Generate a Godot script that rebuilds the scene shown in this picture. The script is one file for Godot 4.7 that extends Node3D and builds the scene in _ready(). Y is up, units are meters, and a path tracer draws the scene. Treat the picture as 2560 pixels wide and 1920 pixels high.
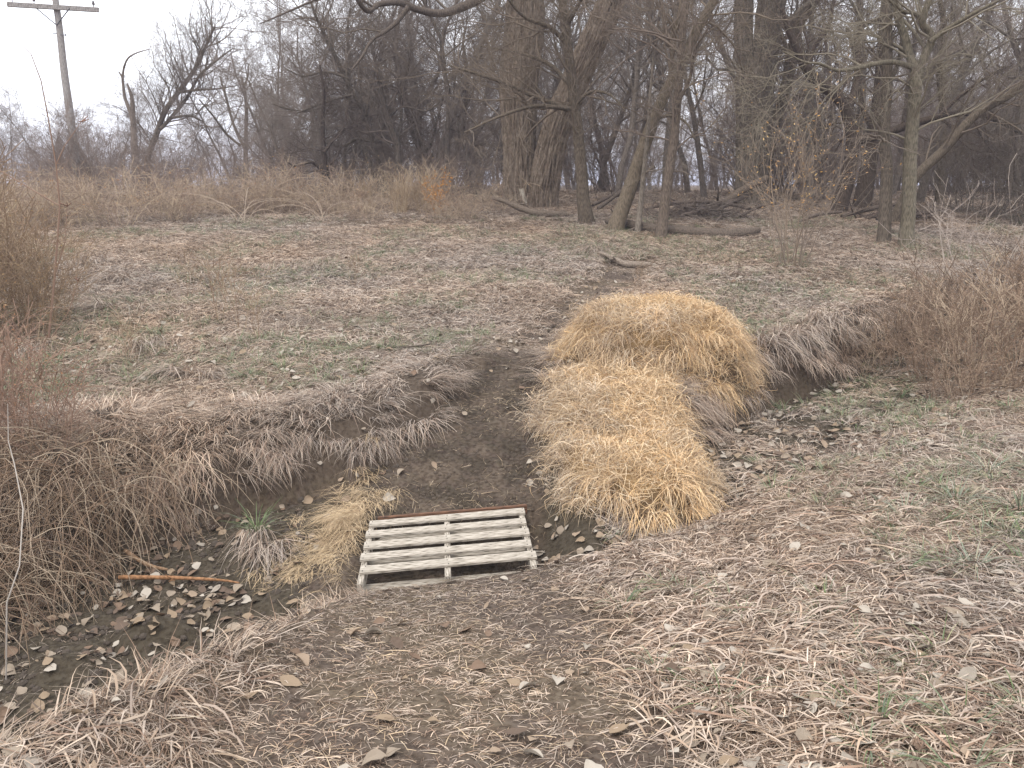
extends Node3D

# ---------- mesh collecting ----------
class Shape:
	var v := PackedVector3Array()
	var n := PackedVector3Array()
	var c := PackedColorArray()
	var t := PackedInt32Array()

	func tube(pts: PackedVector3Array, rad: PackedFloat32Array, sides: int, col: Color) -> void:
		var count := pts.size()
		var base := v.size()
		var d := (pts[1] - pts[0]).normalized()
		var u := d.cross(Vector3.UP if absf(d.y) < 0.9 else Vector3.RIGHT).normalized()
		for k in count:
			if k > 0:
				d = (pts[mini(k + 1, count - 1)] - pts[k - 1]).normalized()
				u = (u - d * u.dot(d)).normalized()
			var w := d.cross(u)
			for s in sides:
				var a := TAU * s / sides
				var o := u * cos(a) + w * sin(a)
				v.append(pts[k] + o * rad[k])
				n.append(o)
				c.append(col)
		for k in count - 1:
			for s in sides:
				var p := base + k * sides + s
				var q := base + k * sides + (s + 1) % sides
				t.append_array([p, p + sides, q, q, p + sides, q + sides])
		if rad[count - 1] > 0.012:
			v.append(pts[count - 1] + d * rad[count - 1] * 0.3)
			n.append(d)
			c.append(col)
			for s in sides:
				t.append_array([base + (count - 1) * sides + s, v.size() - 1, base + (count - 1) * sides + (s + 1) % sides])

	# a flat blade along pts, side vector sv, half width w that tapers to its tip
	func blade(pts: PackedVector3Array, sv: Vector3, w: float, col: Color, tip := 0.15) -> void:
		var base := v.size()
		var count := pts.size()
		for k in count:
			var f := float(k) / (count - 1)
			var ww := w * lerpf(1.0, tip, f * f) * (0.7 if k == 0 else 1.0)
			var d := (pts[mini(k + 1, count - 1)] - pts[maxi(k - 1, 0)]).normalized()
			var nn := sv.cross(d).normalized()
			v.append(pts[k] - sv * ww)
			v.append(pts[k] + sv * ww)
			n.append(nn)
			n.append(nn)
			c.append(col)
			c.append(col)
		for k in count - 1:
			var p := base + k * 2
			t.append_array([p, p + 2, p + 1, p + 1, p + 2, p + 3])

	func quad(a: Vector3, b: Vector3, cc: Vector3, d: Vector3, nn: Vector3, col := Color.WHITE) -> void:
		var base := v.size()
		v.append_array([a, b, cc, d])
		n.append_array([nn, nn, nn, nn])
		c.append_array([col, col, col, col])
		if (b - a).cross(cc - a).dot(nn) > 0.0:
			t.append_array([base, base + 2, base + 1, base, base + 3, base + 2])
		else:
			t.append_array([base, base + 1, base + 2, base, base + 2, base + 3])

	func tri(a: Vector3, b: Vector3, cc: Vector3, nn: Vector3, col := Color.WHITE) -> void:
		var base := v.size()
		v.append_array([a, b, cc])
		n.append_array([nn, nn, nn])
		c.append_array([col, col, col])
		if (b - a).cross(cc - a).dot(nn) > 0.0:
			t.append_array([base, base + 2, base + 1])
		else:
			t.append_array([base, base + 1, base + 2])

	# a box with chamfered edges
	func board(at: Transform3D, size: Vector3, e: float) -> void:
		var h := size / 2.0
		var ax := [Vector3(1, 0, 0), Vector3(0, 1, 0), Vector3(0, 0, 1)]
		for i in 3:
			var j := (i + 1) % 3
			var k := (i + 2) % 3
			for s in [-1.0, 1.0]:
				var o: Vector3 = ax[i] * h[i] * s
				var p: Vector3 = ax[j] * (h[j] - e)
				var q: Vector3 = ax[k] * (h[k] - e)
				quad(at * (o - p - q), at * (o + p - q), at * (o + p + q), at * (o - p + q), at.basis * (ax[i] * s))
				for r in [-1.0, 1.0]:
					var o2: Vector3 = ax[j] * h[j] * r
					var p2: Vector3 = ax[i] * (h[i] - e) * s
					var q2: Vector3 = ax[j] * (h[j] - e) * r
					quad(at * (o + q2 - q), at * (o2 + p2 - q), at * (o2 + p2 + q), at * (o + q2 + q), at.basis * (ax[i] * s + ax[j] * r).normalized())
		for sx in [-1.0, 1.0]:
			for sy in [-1.0, 1.0]:
				for sz in [-1.0, 1.0]:
					var g := Vector3(sx, sy, sz)
					tri(at * (g * (h - Vector3(0, e, e))), at * (g * (h - Vector3(e, 0, e))), at * (g * (h - Vector3(e, e, 0))), at.basis * g.normalized())

	func mesh() -> ArrayMesh:
		var a := []
		a.resize(Mesh.ARRAY_MAX)
		a[Mesh.ARRAY_VERTEX] = v
		a[Mesh.ARRAY_NORMAL] = n
		a[Mesh.ARRAY_COLOR] = c
		a[Mesh.ARRAY_INDEX] = t
		var m := ArrayMesh.new()
		m.add_surface_from_arrays(Mesh.PRIMITIVE_TRIANGLES, a)
		return m

# ---------- naming ----------
var taken := {}
const LANDMARKS := [["massive forked cottonwood", 1.0, 23.5], ["thick grey cottonwood", 7.0, 24.0], ["crooked arching tree", 9.1, 22.0], ["two slim trees", 7.6, 16.5], ["fallen log", 4.0, 17.8], ["leaning smooth trunk", 2.5, 18.7], ["bowed tree", -5.3, 27.5], ["dark sapling", -4.6, 25.0], ["slanting willow", -18.5, 42.0], ["dead snag", -17.2, 36.0], ["utility pole", -13.3, 26.0], ["spindly forked tree", -12.3, 38.0], ["tall weed stalk", -5.5, 9.6], ["pale bare bush", 8.0, 12.6], ["yellow dry reeds", -2.7, 22.0], ["orange leaved shrub", 4.8, 14.2], ["golden mound", 1.6, 9.0], ["wooden pallet", -0.5, 5.5], ["reddish stick", -2.4, 5.4]]
func whereabouts(x: float, d: float) -> String:
	var best: Array = LANDMARKS[0]
	var least := 1e9
	for l in LANDMARKS:
		var far := absf(atan2(x, d) - atan2(l[1], l[2])) * 30.0 + absf(d - l[2]) * (0.5 if d > l[2] else 1.2)
		if far < least:
			least = far
			best = l
	var off: float = d - best[2]
	return ("far behind the " if off > 9.0 else "behind the " if off > 2.0 else "before the " if off < -2.0 else "beside the ") + best[0]

var M := {}
var rng := RandomNumberGenerator.new()
var rough_noise := FastNoiseLite.new()
var fine_noise := FastNoiseLite.new()
var patch_noise := FastNoiseLite.new()

func numbered(called: String) -> String:
	var k: int = taken.get(called, 0)
	taken[called] = k + 1
	return called if k == 0 else "%s_%03d" % [called, k]

func tag(o: Node3D, label := "", category := "", group := "", kind := "") -> Node3D:
	if label: o.set_meta("label", label)
	if category: o.set_meta("category", category)
	if group: o.set_meta("group", group)
	if kind: o.set_meta("kind", kind)
	return o

func thing(called: String, where: Vector3, label: String, category: String, group := "") -> Node3D:
	var o := Node3D.new()
	o.name = numbered(called)
	add_child(o)
	o.position = where
	return tag(o, label, category, group)

func part(called: String, mesh: Mesh, material: Material, parent: Node3D = null) -> MeshInstance3D:
	var o := MeshInstance3D.new()
	o.mesh = mesh
	o.material_override = material
	if parent:
		o.name = called
		parent.add_child(o, true)
	else:
		o.name = numbered(called)
		add_child(o)
	return o

func again(o: Node3D, where: Vector3, turn: float, size := 1.0, label := "", group := "") -> Node3D:
	var base: String = o.get_meta("stem")
	var r: Node3D = o.duplicate()
	r.name = numbered(base)
	add_child(r)
	r.position = where
	r.rotation = Vector3(0, turn, 0)
	r.scale = Vector3.ONE * size
	if label: r.set_meta("label", label)
	if group: r.set_meta("group", group)
	return r

# many copies of one mesh: rows of 12 numbers and a colour
class Copies:
	var mesh: Mesh
	var rows := PackedFloat32Array()
	func put(b: Basis, o: Vector3, col: Color) -> void:
		rows.append_array([b.x.x, b.y.x, b.z.x, o.x, b.x.y, b.y.y, b.z.y, o.y, b.x.z, b.y.z, b.z.z, o.z, col.r, col.g, col.b, 1.0])

func spread(called: String, made: Copies, material: Material, parent: Node3D = null) -> Node3D:
	var mm := MultiMesh.new()
	mm.transform_format = MultiMesh.TRANSFORM_3D
	mm.use_colors = true
	mm.mesh = made.mesh
	mm.instance_count = made.rows.size() / 16
	mm.buffer = made.rows
	var o := MultiMeshInstance3D.new()
	o.multimesh = mm
	o.material_override = material
	o.name = called if parent else numbered(called)
	(parent if parent else self as Node3D).add_child(o, true)
	o.set_meta("kind", "stuff")
	return o

# ---------- the lie of the land: x across, d ahead of the camera; the ditch's two edges and two feet as [x, d, height] ----------
const LAND := [
	[-14.0, 0.0, 0.0, 1.0, -1.25, 3.5, -1.25, 6.2, -0.35],
	[-9.0, 0.3, -0.05, 1.4, -1.25, 4.2, -1.25, 6.7, -0.35],
	[-4.0, 0.9, -0.1, 2.0, -1.22, 5.2, -1.18, 7.3, -0.38],
	[-3.0, 1.3, -0.12, 2.5, -1.2, 5.9, -1.14, 7.2, -0.36],
	[-2.2, 1.9, -0.14, 3.1, -1.17, 6.5, -1.06, 7.3, -0.33],
	[-1.7, 2.3, -0.17, 3.6, -1.15, 6.6, -0.98, 7.6, -0.3],
	[-1.35, 2.8, -0.26, 4.2, -1.1, 6.6, -0.86, 7.9, -0.27],
	[-1.05, 4.3, -0.68, 4.95, -1.05, 6.9, -0.7, 8.2, -0.24],
	[-0.75, 4.75, -0.83, 5.0, -1.05, 7.5, -0.54, 8.7, -0.2],
	[-0.45, 4.85, -0.84, 5.05, -1.05, 8.6, -0.3, 9.15, -0.17],
	[0.1, 4.95, -0.8, 5.15, -1.05, 8.9, -0.24, 9.3, -0.16],
	[0.32, 4.98, -0.76, 5.25, -1.0, 8.5, -0.3, 9.2, -0.14],
	[0.6, 5.0, -0.73, 5.25, -0.9, 6.2, -0.66, 8.9, -0.16],
	[1.3, 5.2, -0.66, 5.6, -0.8, 6.1, -0.77, 8.6, -0.17],
	[1.9, 5.5, -0.61, 6.2, -0.74, 7.6, -0.74, 8.8, -0.15],
	[2.8, 6.0, -0.56, 7.0, -0.71, 8.7, -0.72, 9.4, -0.1],
	[3.4, 6.4, -0.52, 7.6, -0.67, 9.1, -0.68, 9.7, -0.07],
	[4.7, 7.4, -0.45, 9.0, -0.58, 10.4, -0.58, 11.1, 0.03],
	[6.3, 8.8, -0.37, 10.6, -0.48, 11.8, -0.48, 12.5, 0.14],
	[9.0, 11.5, -0.1, 13.0, -0.3, 14.3, -0.25, 15.0, 0.36],
	[14.0, 16.0, 0.35, 17.0, 0.33, 18.0, 0.4, 19.0, 0.66],
]
# the golden mounds: x, d, radius across, radius ahead, foot, top
const MOUNDS := [[1.58, 8.98, 1.04, 0.95, -0.84, 0.3], [0.97, 6.58, 0.62, 0.86, -0.95, -0.48], [0.88, 7.62, 0.66, 0.72, -0.8, -0.46]]

func edges(x: float) -> Array:
	var k := 0
	while k < LAND.size() - 2 and x > LAND[k + 1][0]:
		k += 1
	var a: Array = LAND[k]
	var b: Array = LAND[k + 1]
	var f := clampf((x - a[0]) / (b[0] - a[0]), 0.0, 1.0)
	var out := []
	for j in range(1, 9):
		out.append(lerpf(a[j], b[j], f))
	return out

func meadow(d: float) -> float:
	return -0.2 + 0.085 * (minf(d, 24.0) - 8.5) + 0.03 * clampf(d - 24.0, 0.0, 6.0)

const RAMP := [[5.85, -1.05], [6.04, -0.9], [7.07, -0.63], [8.07, -0.4], [9.0, -0.2]]
func ramp(d: float) -> float:
	if d <= RAMP[0][0]: return RAMP[0][1]
	for k in RAMP.size() - 1:
		if d < RAMP[k + 1][0]:
			return lerpf(RAMP[k][1], RAMP[k + 1][1], (d - RAMP[k][0]) / (RAMP[k + 1][0] - RAMP[k][0]))
	return -0.2

# how far one stands on the trodden path (1 in its middle)
const TRAIL := [[1.5, -0.15, 0.95], [4.6, -0.4, 0.75], [6.0, -0.47, 0.58], [6.6, -0.42, 0.62], [7.07, -0.3, 0.5], [8.07, -0.12, 0.38], [9.0, -0.1, 0.5], [10.5, 0.75, 0.5], [12.5, 1.4, 0.5], [15.0, 2.2, 0.4]]
func trail(x: float, d: float) -> float:
	if d < TRAIL[0][0] or d > 15.0: return 0.0
	for k in TRAIL.size() - 1:
		if d < TRAIL[k + 1][0]:
			var f: float = (d - TRAIL[k][0]) / (TRAIL[k + 1][0] - TRAIL[k][0])
			var off := absf(x - lerpf(TRAIL[k][1], TRAIL[k + 1][1], f)) / lerpf(TRAIL[k][2], TRAIL[k + 1][2], f)
			return 1.0 - smoothstep(0.75, 1.2, off + 0.2 * fine_noise.get_noise_2d(x * 60.0, d * 60.0))
	return 0.0

func mound(x: float, d: float) -> Array:   # [nearness 0..1 of the mounds, height or -9]
	var best := [0.0, -9.0]
	for m in MOUNDS:
		var wob := 1.0 + 0.16 * rough_noise.get_noise_2d(x * 55.0 + m[0] * 90.0, d * 55.0)
		var r := sqrt(pow((x - m[0]) / m[2], 2.0) + pow((d - m[1]) / m[3], 2.0)) / wob
		if r < 1.0:
			var y: float = m[4] + (m[5] - m[4]) * pow(1.0 - pow(r, 6.5), 0.5)
			if y > best[1]:
				best = [1.0 - r, y]
	return best

func land(x: float, d: float) -> float:
	var e := edges(x)
	var y: float
	var lump := 1.0
	if d < e[0]:
		y = e[1] * clampf((d - minf(1.0, e[0] - 1.0)) / (e[0] - minf(1.0, e[0] - 1.0)), 0.0, 1.0)
	elif d < e[2]:
		y = lerpf(e[1], e[3], smoothstep(e[0], e[2], d))
		lump = 1.6
	elif d < e[4]:
		var floor_y := lerpf(e[3], e[5], (d - e[2]) / (e[4] - e[2]))
		var on := smoothstep(-1.2, -0.8, x) * (1.0 - smoothstep(0.15, 0.5, x))
		y = lerpf(floor_y, ramp(d), on)
		lump = lerpf(2.4 if x < 0.0 else 1.2, 0.9, on)
	elif d < e[6]:
		y = lerpf(e[5], e[7], 1.0 - pow(1.0 - (d - e[4]) / (e[6] - e[4]), 2.3))
		lump = 2.0
		y += 0.1 * sin(PI * smoothstep(e[4], e[6], d)) * rough_noise.get_noise_2d(x * 170.0 + 33.0, d * 120.0)
	else:
		y = lerpf(e[7], meadow(d), smoothstep(0.0, 3.0, d - e[6]))
		lump = 1.2
	if x > -0.9 and x < 0.45 and d > 4.6 and d < 6.1:
		lump *= 0.3
	y += lump * (0.035 * rough_noise.get_noise_2d(x * 40.0, d * 40.0) + 0.014 * fine_noise.get_noise_2d(x * 130.0, d * 130.0))
	if d < 40.0 and d > 9.0:
		y += 0.05 * rough_noise.get_noise_2d(x * 14.0, d * 14.0) * smoothstep(9.0, 14.0, d)
	var m := mound(x, d)
	if m[1] > y:
		y = m[1] + 0.08 * rough_noise.get_noise_2d(x * 150.0, d * 150.0) + 0.05 * fine_noise.get_noise_2d(x * 190.0, d * 190.0)
	# clods of dark earth in the ditch and a sunken trail
	y += 0.13 * maxf(0.0, 1.0 - Vector2((x + 2.27) / 0.3, (d - 4.72) / 0.2).length())
	y += 0.1 * maxf(0.0, 1.0 - Vector2((x + 2.62) / 0.3, (d - 4.3) / 0.22).length())
	if d > 9.0 and d < 15.0:
		y -= 0.05 * trail(x, d)
	return y

# heights kept on a grid for the scattering
var kept := PackedFloat32Array()
const GX := -20.0
const GW := 401
const GH := 301
func keep_heights() -> void:
	kept.resize(GW * GH)
	for j in GH:
		for i in GW:
			kept[j * GW + i] = land(GX + i * 0.1, j * 0.1)

func gy(x: float, d: float) -> float:
	var fx := (x - GX) * 10.0
	var fd := d * 10.0
	var i := int(fx)
	var j := int(fd)
	if i < 0 or j < 0 or i >= GW - 1 or j >= GH - 1:
		return land(x, d)
	fx -= i
	fd -= j
	var p := j * GW + i
	return lerpf(lerpf(kept[p], kept[p + 1], fx), lerpf(kept[p + GW], kept[p + GW + 1], fx), fd)

func on_ground(x: float, d: float, lift := 0.0) -> Vector3:
	return Vector3(x, gy(x, d) + lift, -d)

func slope(x: float, d: float, h := 0.12) -> Vector3:   # the ground's normal
	var sx := (gy(x + h, d) - gy(x - h, d)) / (2.0 * h)
	var sd := (gy(x, d + h) - gy(x, d - h)) / (2.0 * h)
	return Vector3(-sx, 1.0, sd).normalized()

# what grows or lies where: [trodden earth, ditch floor, bank face, golden grass, near side]
func zone(x: float, d: float) -> Array:
	var e := edges(x)
	var g: float = mound(x, d)[0]
	var tr := trail(x, d)
	var mud := 0.0
	if d > 5.7 and d < 9.3:
		mud = tr * (1.0 - smoothstep(8.7, 9.3, d))
	var floor_on := smoothstep(e[2] - 0.25, e[2] + 0.1, d) * (1.0 - smoothstep(e[4] - 0.1, e[4] + 0.15, d))
	if x > -1.5 and x < 0.3 and d > 5.0 and d < 6.9:
		mud = maxf(mud, (1.0 - smoothstep(6.3, 6.9, d + 0.3 * fine_noise.get_noise_2d(x * 80.0, d * 80.0))) * (1.0 - smoothstep(0.0, 0.3, x)))
	floor_on *= 1.0 - mud
	var bank := smoothstep(e[4] - 0.1, e[4] + 0.1, d) * (1.0 - smoothstep(e[6], e[6] + 0.3, d)) * (1.0 - mud)
	return [mud, floor_on, bank, g, 1.0 if d < e[0] else 0.0, tr, smoothstep(e[0] - 0.1, e[0] + 0.15, d) * (1.0 - smoothstep(e[2], e[2] + 0.1, d)), clampf((d - e[4]) / (e[6] - e[4]), 0.0, 1.0)]

# ---------- materials ----------
func speckle(f: float, seed_: int, stops: Array, octaves := 4, size := 512) -> NoiseTexture2D:
	var fn := FastNoiseLite.new()
	fn.seed = seed_
	fn.frequency = f
	fn.fractal_octaves = octaves
	var t := NoiseTexture2D.new()
	t.width = size
	t.height = size
	t.seamless = true
	t.noise = fn
	var g := Gradient.new()
	g.offsets = PackedFloat32Array(stops.map(func(s): return s[0]))
	g.colors = PackedColorArray(stops.map(func(s): return Color(s[1], s[2], s[3])))
	t.color_ramp = g
	return t

func stuff_material(called: String, rough := 0.85, through := 0.0) -> StandardMaterial3D:
	var m := StandardMaterial3D.new()
	m.resource_name = called
	m.vertex_color_use_as_albedo = true
	m.roughness = rough
	m.metallic_specular = 0.3
	if through > 0.0:
		m.backlight_enabled = true
		m.backlight = Color(through, through, through)
	return m

func make_materials() -> void:
	var g := stuff_material("earth", 0.95)
	g.albedo_texture = speckle(0.02, 4, [[0.25, 0.72, 0.7, 0.68], [0.5, 0.92, 0.9, 0.88], [0.75, 1.0, 1.0, 1.0]], 5, 1024)
	g.uv1_triplanar = true
	g.uv1_world_triplanar = true
	g.uv1_scale = Vector3(0.9, 0.9, 0.9)
	g.heightmap_enabled = true
	g.heightmap_texture = g.albedo_texture
	g.heightmap_scale = 3.0
	M.earth = g
	M.grass = stuff_material("dead grass", 0.8, 0.5)
	M.gold = stuff_material("golden grass", 0.7, 0.6)
	M.leaf = stuff_material("dry leaf", 0.75, 0.3)
	M.crumb = stuff_material("crumbs", 0.95)
	var b := stuff_material("bark", 0.95)
	b.albedo_texture = speckle(0.03, 9, [[0.3, 0.7, 0.7, 0.68], [0.55, 0.9, 0.9, 0.9], [0.75, 1.0, 1.0, 0.98]], 4)
	b.uv1_triplanar = true
	b.uv1_scale = Vector3(2.4, 0.5, 2.4)
	b.heightmap_enabled = true
	b.heightmap_texture = b.albedo_texture
	b.heightmap_scale = 2.5
	M.bark = b
	M.twig = stuff_material("twigs", 0.9)
	var tb: StandardMaterial3D = b.duplicate()
	tb.uv1_scale = Vector3(1.6, 1.6, 1.6)
	tb.heightmap_scale = 0.6
	M.timber = tb
	var w := StandardMaterial3D.new()
	w.resource_name = "weathered wood"
	w.albedo_texture = speckle(0.025, 21, [[0.16, 0.29, 0.26, 0.225], [0.3, 0.51, 0.475, 0.425], [0.5, 0.615, 0.58, 0.53], [0.8, 0.7, 0.665, 0.615]], 5)
	w.uv1_triplanar = true
	w.uv1_scale = Vector3(0.7, 5.0, 5.0)
	w.roughness = 0.9
	w.heightmap_enabled = true
	w.heightmap_texture = w.albedo_texture
	w.heightmap_scale = 0.15
	M.wood = w
	var ws := w.duplicate()
	ws.uv1_scale = Vector3(5.0, 5.0, 0.7)
	M.wood_lengthwise = ws
	var br: StandardMaterial3D = w.duplicate()
	br.albedo_texture = speckle(0.025, 22, [[0.25, 0.22, 0.15, 0.11], [0.5, 0.4, 0.28, 0.2], [0.8, 0.46, 0.33, 0.25]], 5)
	M.brown_wood = br
	var po: StandardMaterial3D = w.duplicate()
	po.albedo_texture = speckle(0.03, 23, [[0.25, 0.44, 0.42, 0.41], [0.5, 0.57, 0.545, 0.53], [0.8, 0.65, 0.625, 0.61]], 4)
	po.uv1_scale = Vector3(4.0, 0.5, 4.0)
	M.pole = po
	var st := StandardMaterial3D.new()
	st.albedo_color = Color(0.4, 0.4, 0.42)
	st.metallic = 0.6
	st.roughness = 0.55
	M.steel = st
	var po2 := StandardMaterial3D.new()
	po2.albedo_color = Color(0.3, 0.26, 0.25)
	po2.roughness = 0.3
	M.porcelain = po2
	var nl := StandardMaterial3D.new()
	nl.albedo_color = Color(0.16, 0.14, 0.13)
	nl.roughness = 0.7
	M.nail = nl

# ---------- grass ----------
const DEAD := [Color(0.39, 0.305, 0.235), Color(0.52, 0.43, 0.35), Color(0.36, 0.3, 0.255), Color(0.28, 0.2, 0.152), Color(0.14, 0.104, 0.083), Color(0.44, 0.375, 0.32)]
const GREEN := [Color(0.1, 0.145, 0.06), Color(0.14, 0.185, 0.085), Color(0.19, 0.225, 0.14), Color(0.28, 0.275, 0.165), Color(0.15, 0.18, 0.12)]
const GOLD := [Color(0.74, 0.52, 0.285), Color(0.8, 0.6, 0.37), Color(0.63, 0.415, 0.215), Color(0.64, 0.475, 0.3), Color(0.42, 0.28, 0.16), Color(0.76, 0.61, 0.42), Color(0.3, 0.21, 0.135)]
const STRAW := [Color(0.46, 0.365, 0.255), Color(0.54, 0.45, 0.335), Color(0.38, 0.295, 0.205), Color(0.3, 0.23, 0.165)]

func tone(palette: Array) -> Color:
	var c: Color = palette[rng.randi() % palette.size()]
	var k := rng.randf_range(0.75, 1.2)
	return Color(c.r * k, c.g * k, c.b * k)

# blades that lie matted together, mostly along x
func mat_mesh(count: int, radius: float, shortest: float, longest: float, half_width: float, align: float, palette: Array, rise := 0.03, curl := 0.45) -> ArrayMesh:
	var s := Shape.new()
	for k in count:
		var a := rng.randf() * TAU
		var p := Vector3(cos(a), 0, sin(a)) * radius * sqrt(rng.randf())
		p.y = rng.randf_range(-0.008, rise * 0.6)
		var turn := rng.randfn(0.0, align) + (PI if rng.randf() < 0.35 else 0.0)
		var bend := rng.randfn(0.0, curl)
		var long := rng.randf_range(shortest, longest)
		var high := rng.randf_range(0.2, 1.0) * rise
		var pts := PackedVector3Array()
		var steps := 4
		for j in steps + 1:
			var f := float(j) / steps
			pts.append(p + Vector3(0, sin(f * PI * 0.95) * high, 0))
			var dir := Vector3(cos(turn), 0, sin(turn))
			p += dir * long / steps
			turn += bend
		var d: Vector3 = (pts[steps] - pts[0]).normalized()
		var side := d.cross(Vector3.UP).normalized().rotated(d, rng.randfn(0.0, 0.5))
		s.blade(pts, side, half_width * rng.randf_range(0.6, 1.3), tone(palette))
	return s.mesh()

# blades that rise from a root and hang over towards +x; they end at the angle fall
func drape_mesh(count: int, wide: float, shortest: float, longest: float, half_width: float, fall: float, palette: Array, first := 0.9) -> ArrayMesh:
	var s := Shape.new()
	for k in count:
		var p := Vector3(rng.randf_range(-0.6, 0.6) * wide, -0.01, rng.randf_range(-1.0, 1.0) * wide)
		var yaw := rng.randfn(0.0, 0.45)
		var up := rng.randf_range(0.1, first)
		var end := fall + rng.randfn(0.0, 0.22)
		var long := rng.randf_range(shortest, longest)
		var steps := 5
		var pts := PackedVector3Array()
		var side := Vector3(-sin(yaw), 0, cos(yaw))
		for j in steps + 1:
			pts.append(p)
			var f := float(j) / steps
			var el := lerpf(up, end, pow(f, 0.6)) + rng.randfn(0.0, 0.1)
			yaw += rng.randfn(0.0, 0.14)
			p += Vector3(cos(yaw) * cos(el), sin(el), sin(yaw) * cos(el)) * long / steps
		s.blade(pts, side.rotated(Vector3.UP, rng.randfn(0.0, 0.5)), half_width * rng.randf_range(0.6, 1.3), tone(palette))
	return s.mesh()

# an upright tuft whose blades arch outwards
func tuft_mesh(count: int, wide: float, shortest: float, longest: float, half_width: float, lean: float, palette: Array) -> ArrayMesh:
	var s := Shape.new()
	for k in count:
		var yaw := rng.randf() * TAU
		var out := Vector3(cos(yaw), 0, sin(yaw))
		var p := out * wide * rng.randf() + Vector3(0, -0.01, 0)
		var long := rng.randf_range(shortest, longest)
		var el := rng.randf_range(0.9, 1.5) - lean * 0.3
		var drop := rng.randf_range(0.5, 1.6) * lean
		var steps := 4
		var pts := PackedVector3Array()
		for j in steps + 1:
			pts.append(p)
			var f := float(j) / steps
			var a := el - drop * f
			p += (out * cos(a) + Vector3.UP * sin(a)) * long / steps
		s.blade(pts, Vector3(-out.z, 0, out.x).rotated(Vector3.UP, rng.randfn(0.0, 0.3)), half_width * rng.randf_range(0.7, 1.2), tone(palette))
	return s.mesh()

# a dry leaf: pointed, broad at its stalk, curled
func leaf_mesh(curl: float, fold: float, long: float, wide: float) -> ArrayMesh:
	var s := Shape.new()
	var prof := [0.25, 0.8, 1.0, 0.96, 0.74, 0.4, 0.04]
	var grid := []
	for j in prof.size():
		var f := float(j) / (prof.size() - 1)
		var row := []
		for i in 5:
			var u := (i - 2) / 2.0
			var jag := 1.0 + (rng.randf_range(-0.13, 0.13) if absf(u) > 0.9 else 0.0)
			var z: float = u * prof[j] * wide * 0.5 * jag
			var x := (f - 0.5) * long
			var y: float = fold * u * u * prof[j] * wide + curl * (f - 0.5) * (f - 0.5) * long + rng.randf_range(-0.02, 0.02) * long
			row.append(Vector3(x, y, z))
		grid.append(row)
	for j in prof.size() - 1:
		for i in 4:
			var a: Vector3 = grid[j][i]
			var b: Vector3 = grid[j + 1][i]
			var cc: Vector3 = grid[j + 1][i + 1]
			var d: Vector3 = grid[j][i + 1]
			var nn := (cc - a).cross(d - b)
			if nn.length() < 1e-9:
				continue
			nn = nn.normalized()
			if nn.y < 0.0:
				nn = -nn
			s.quad(a, b, cc, d, nn, Color.WHITE)
	var st := PackedVector3Array([Vector3(-0.48 * long, 0, 0), Vector3(-0.75 * long, 0.02 * long, 0.05 * long), Vector3(-1.0 * long, 0.0, 0.14 * long)])
	s.tube(st, PackedFloat32Array([0.0012, 0.001, 0.001]), 3, Color(0.8, 0.75, 0.7))
	return s.mesh()

func crumb_mesh() -> ArrayMesh:
	var s := Shape.new()
	var rings := []
	for j in 4:
		var a := PI * (j + 0.5) / 4.0
		var row := []
		for i in 6:
			var b := TAU * i / 6.0
			row.append(Vector3(sin(a) * cos(b), cos(a) * 0.7, sin(a) * sin(b)) * rng.randf_range(0.7, 1.15))
		rings.append(row)
	for j in 3:
		for i in 6:
			var a: Vector3 = rings[j][i]
			var b: Vector3 = rings[j + 1][i]
			var cc: Vector3 = rings[j + 1][(i + 1) % 6]
			var d: Vector3 = rings[j][(i + 1) % 6]
			s.quad(a, b, cc, d, (a + b + cc + d).normalized())
	for i in 6:
		s.tri(rings[0][i], rings[0][(i + 1) % 6], Vector3(0, 0.7, 0), Vector3.UP)
	return s.mesh()

func turned(up: Vector3, yaw: float, size: float) -> Basis:
	var x := Vector3(cos(yaw), 0, sin(yaw))
	x = (x - up * x.dot(up)).normalized()
	var z := x.cross(up).normalized()
	return Basis(x * size, up * size, z * size)

func set_of(count: int, make: Callable) -> Array:
	var out := []
	for k in count:
		var c := Copies.new()
		c.mesh = make.call()
		out.append(c)
	return out

func lay(sets: Array, b: Basis, o: Vector3, tint: Color) -> void:
	sets[rng.randi() % sets.size()].put(b, o, tint)

func tinted(k: float, warm: float) -> Color:
	return Color(k * (1.0 + 0.07 * warm), k, k * (1.0 - 0.08 * warm))

func strewn(called: String, sets: Array, material: Material, label: String, category: String) -> void:
	var live := []
	for s in sets:
		if s.rows.size():
			live.append(s)
	if live.is_empty():
		return
	var o := thing(called, Vector3.ZERO, label, category)
	o.set_meta("kind", "stuff")
	for s in live:
		spread("blades" if not called.contains("leaves") and not called.contains("crumbs") else "pieces", s, material, o)

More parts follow.
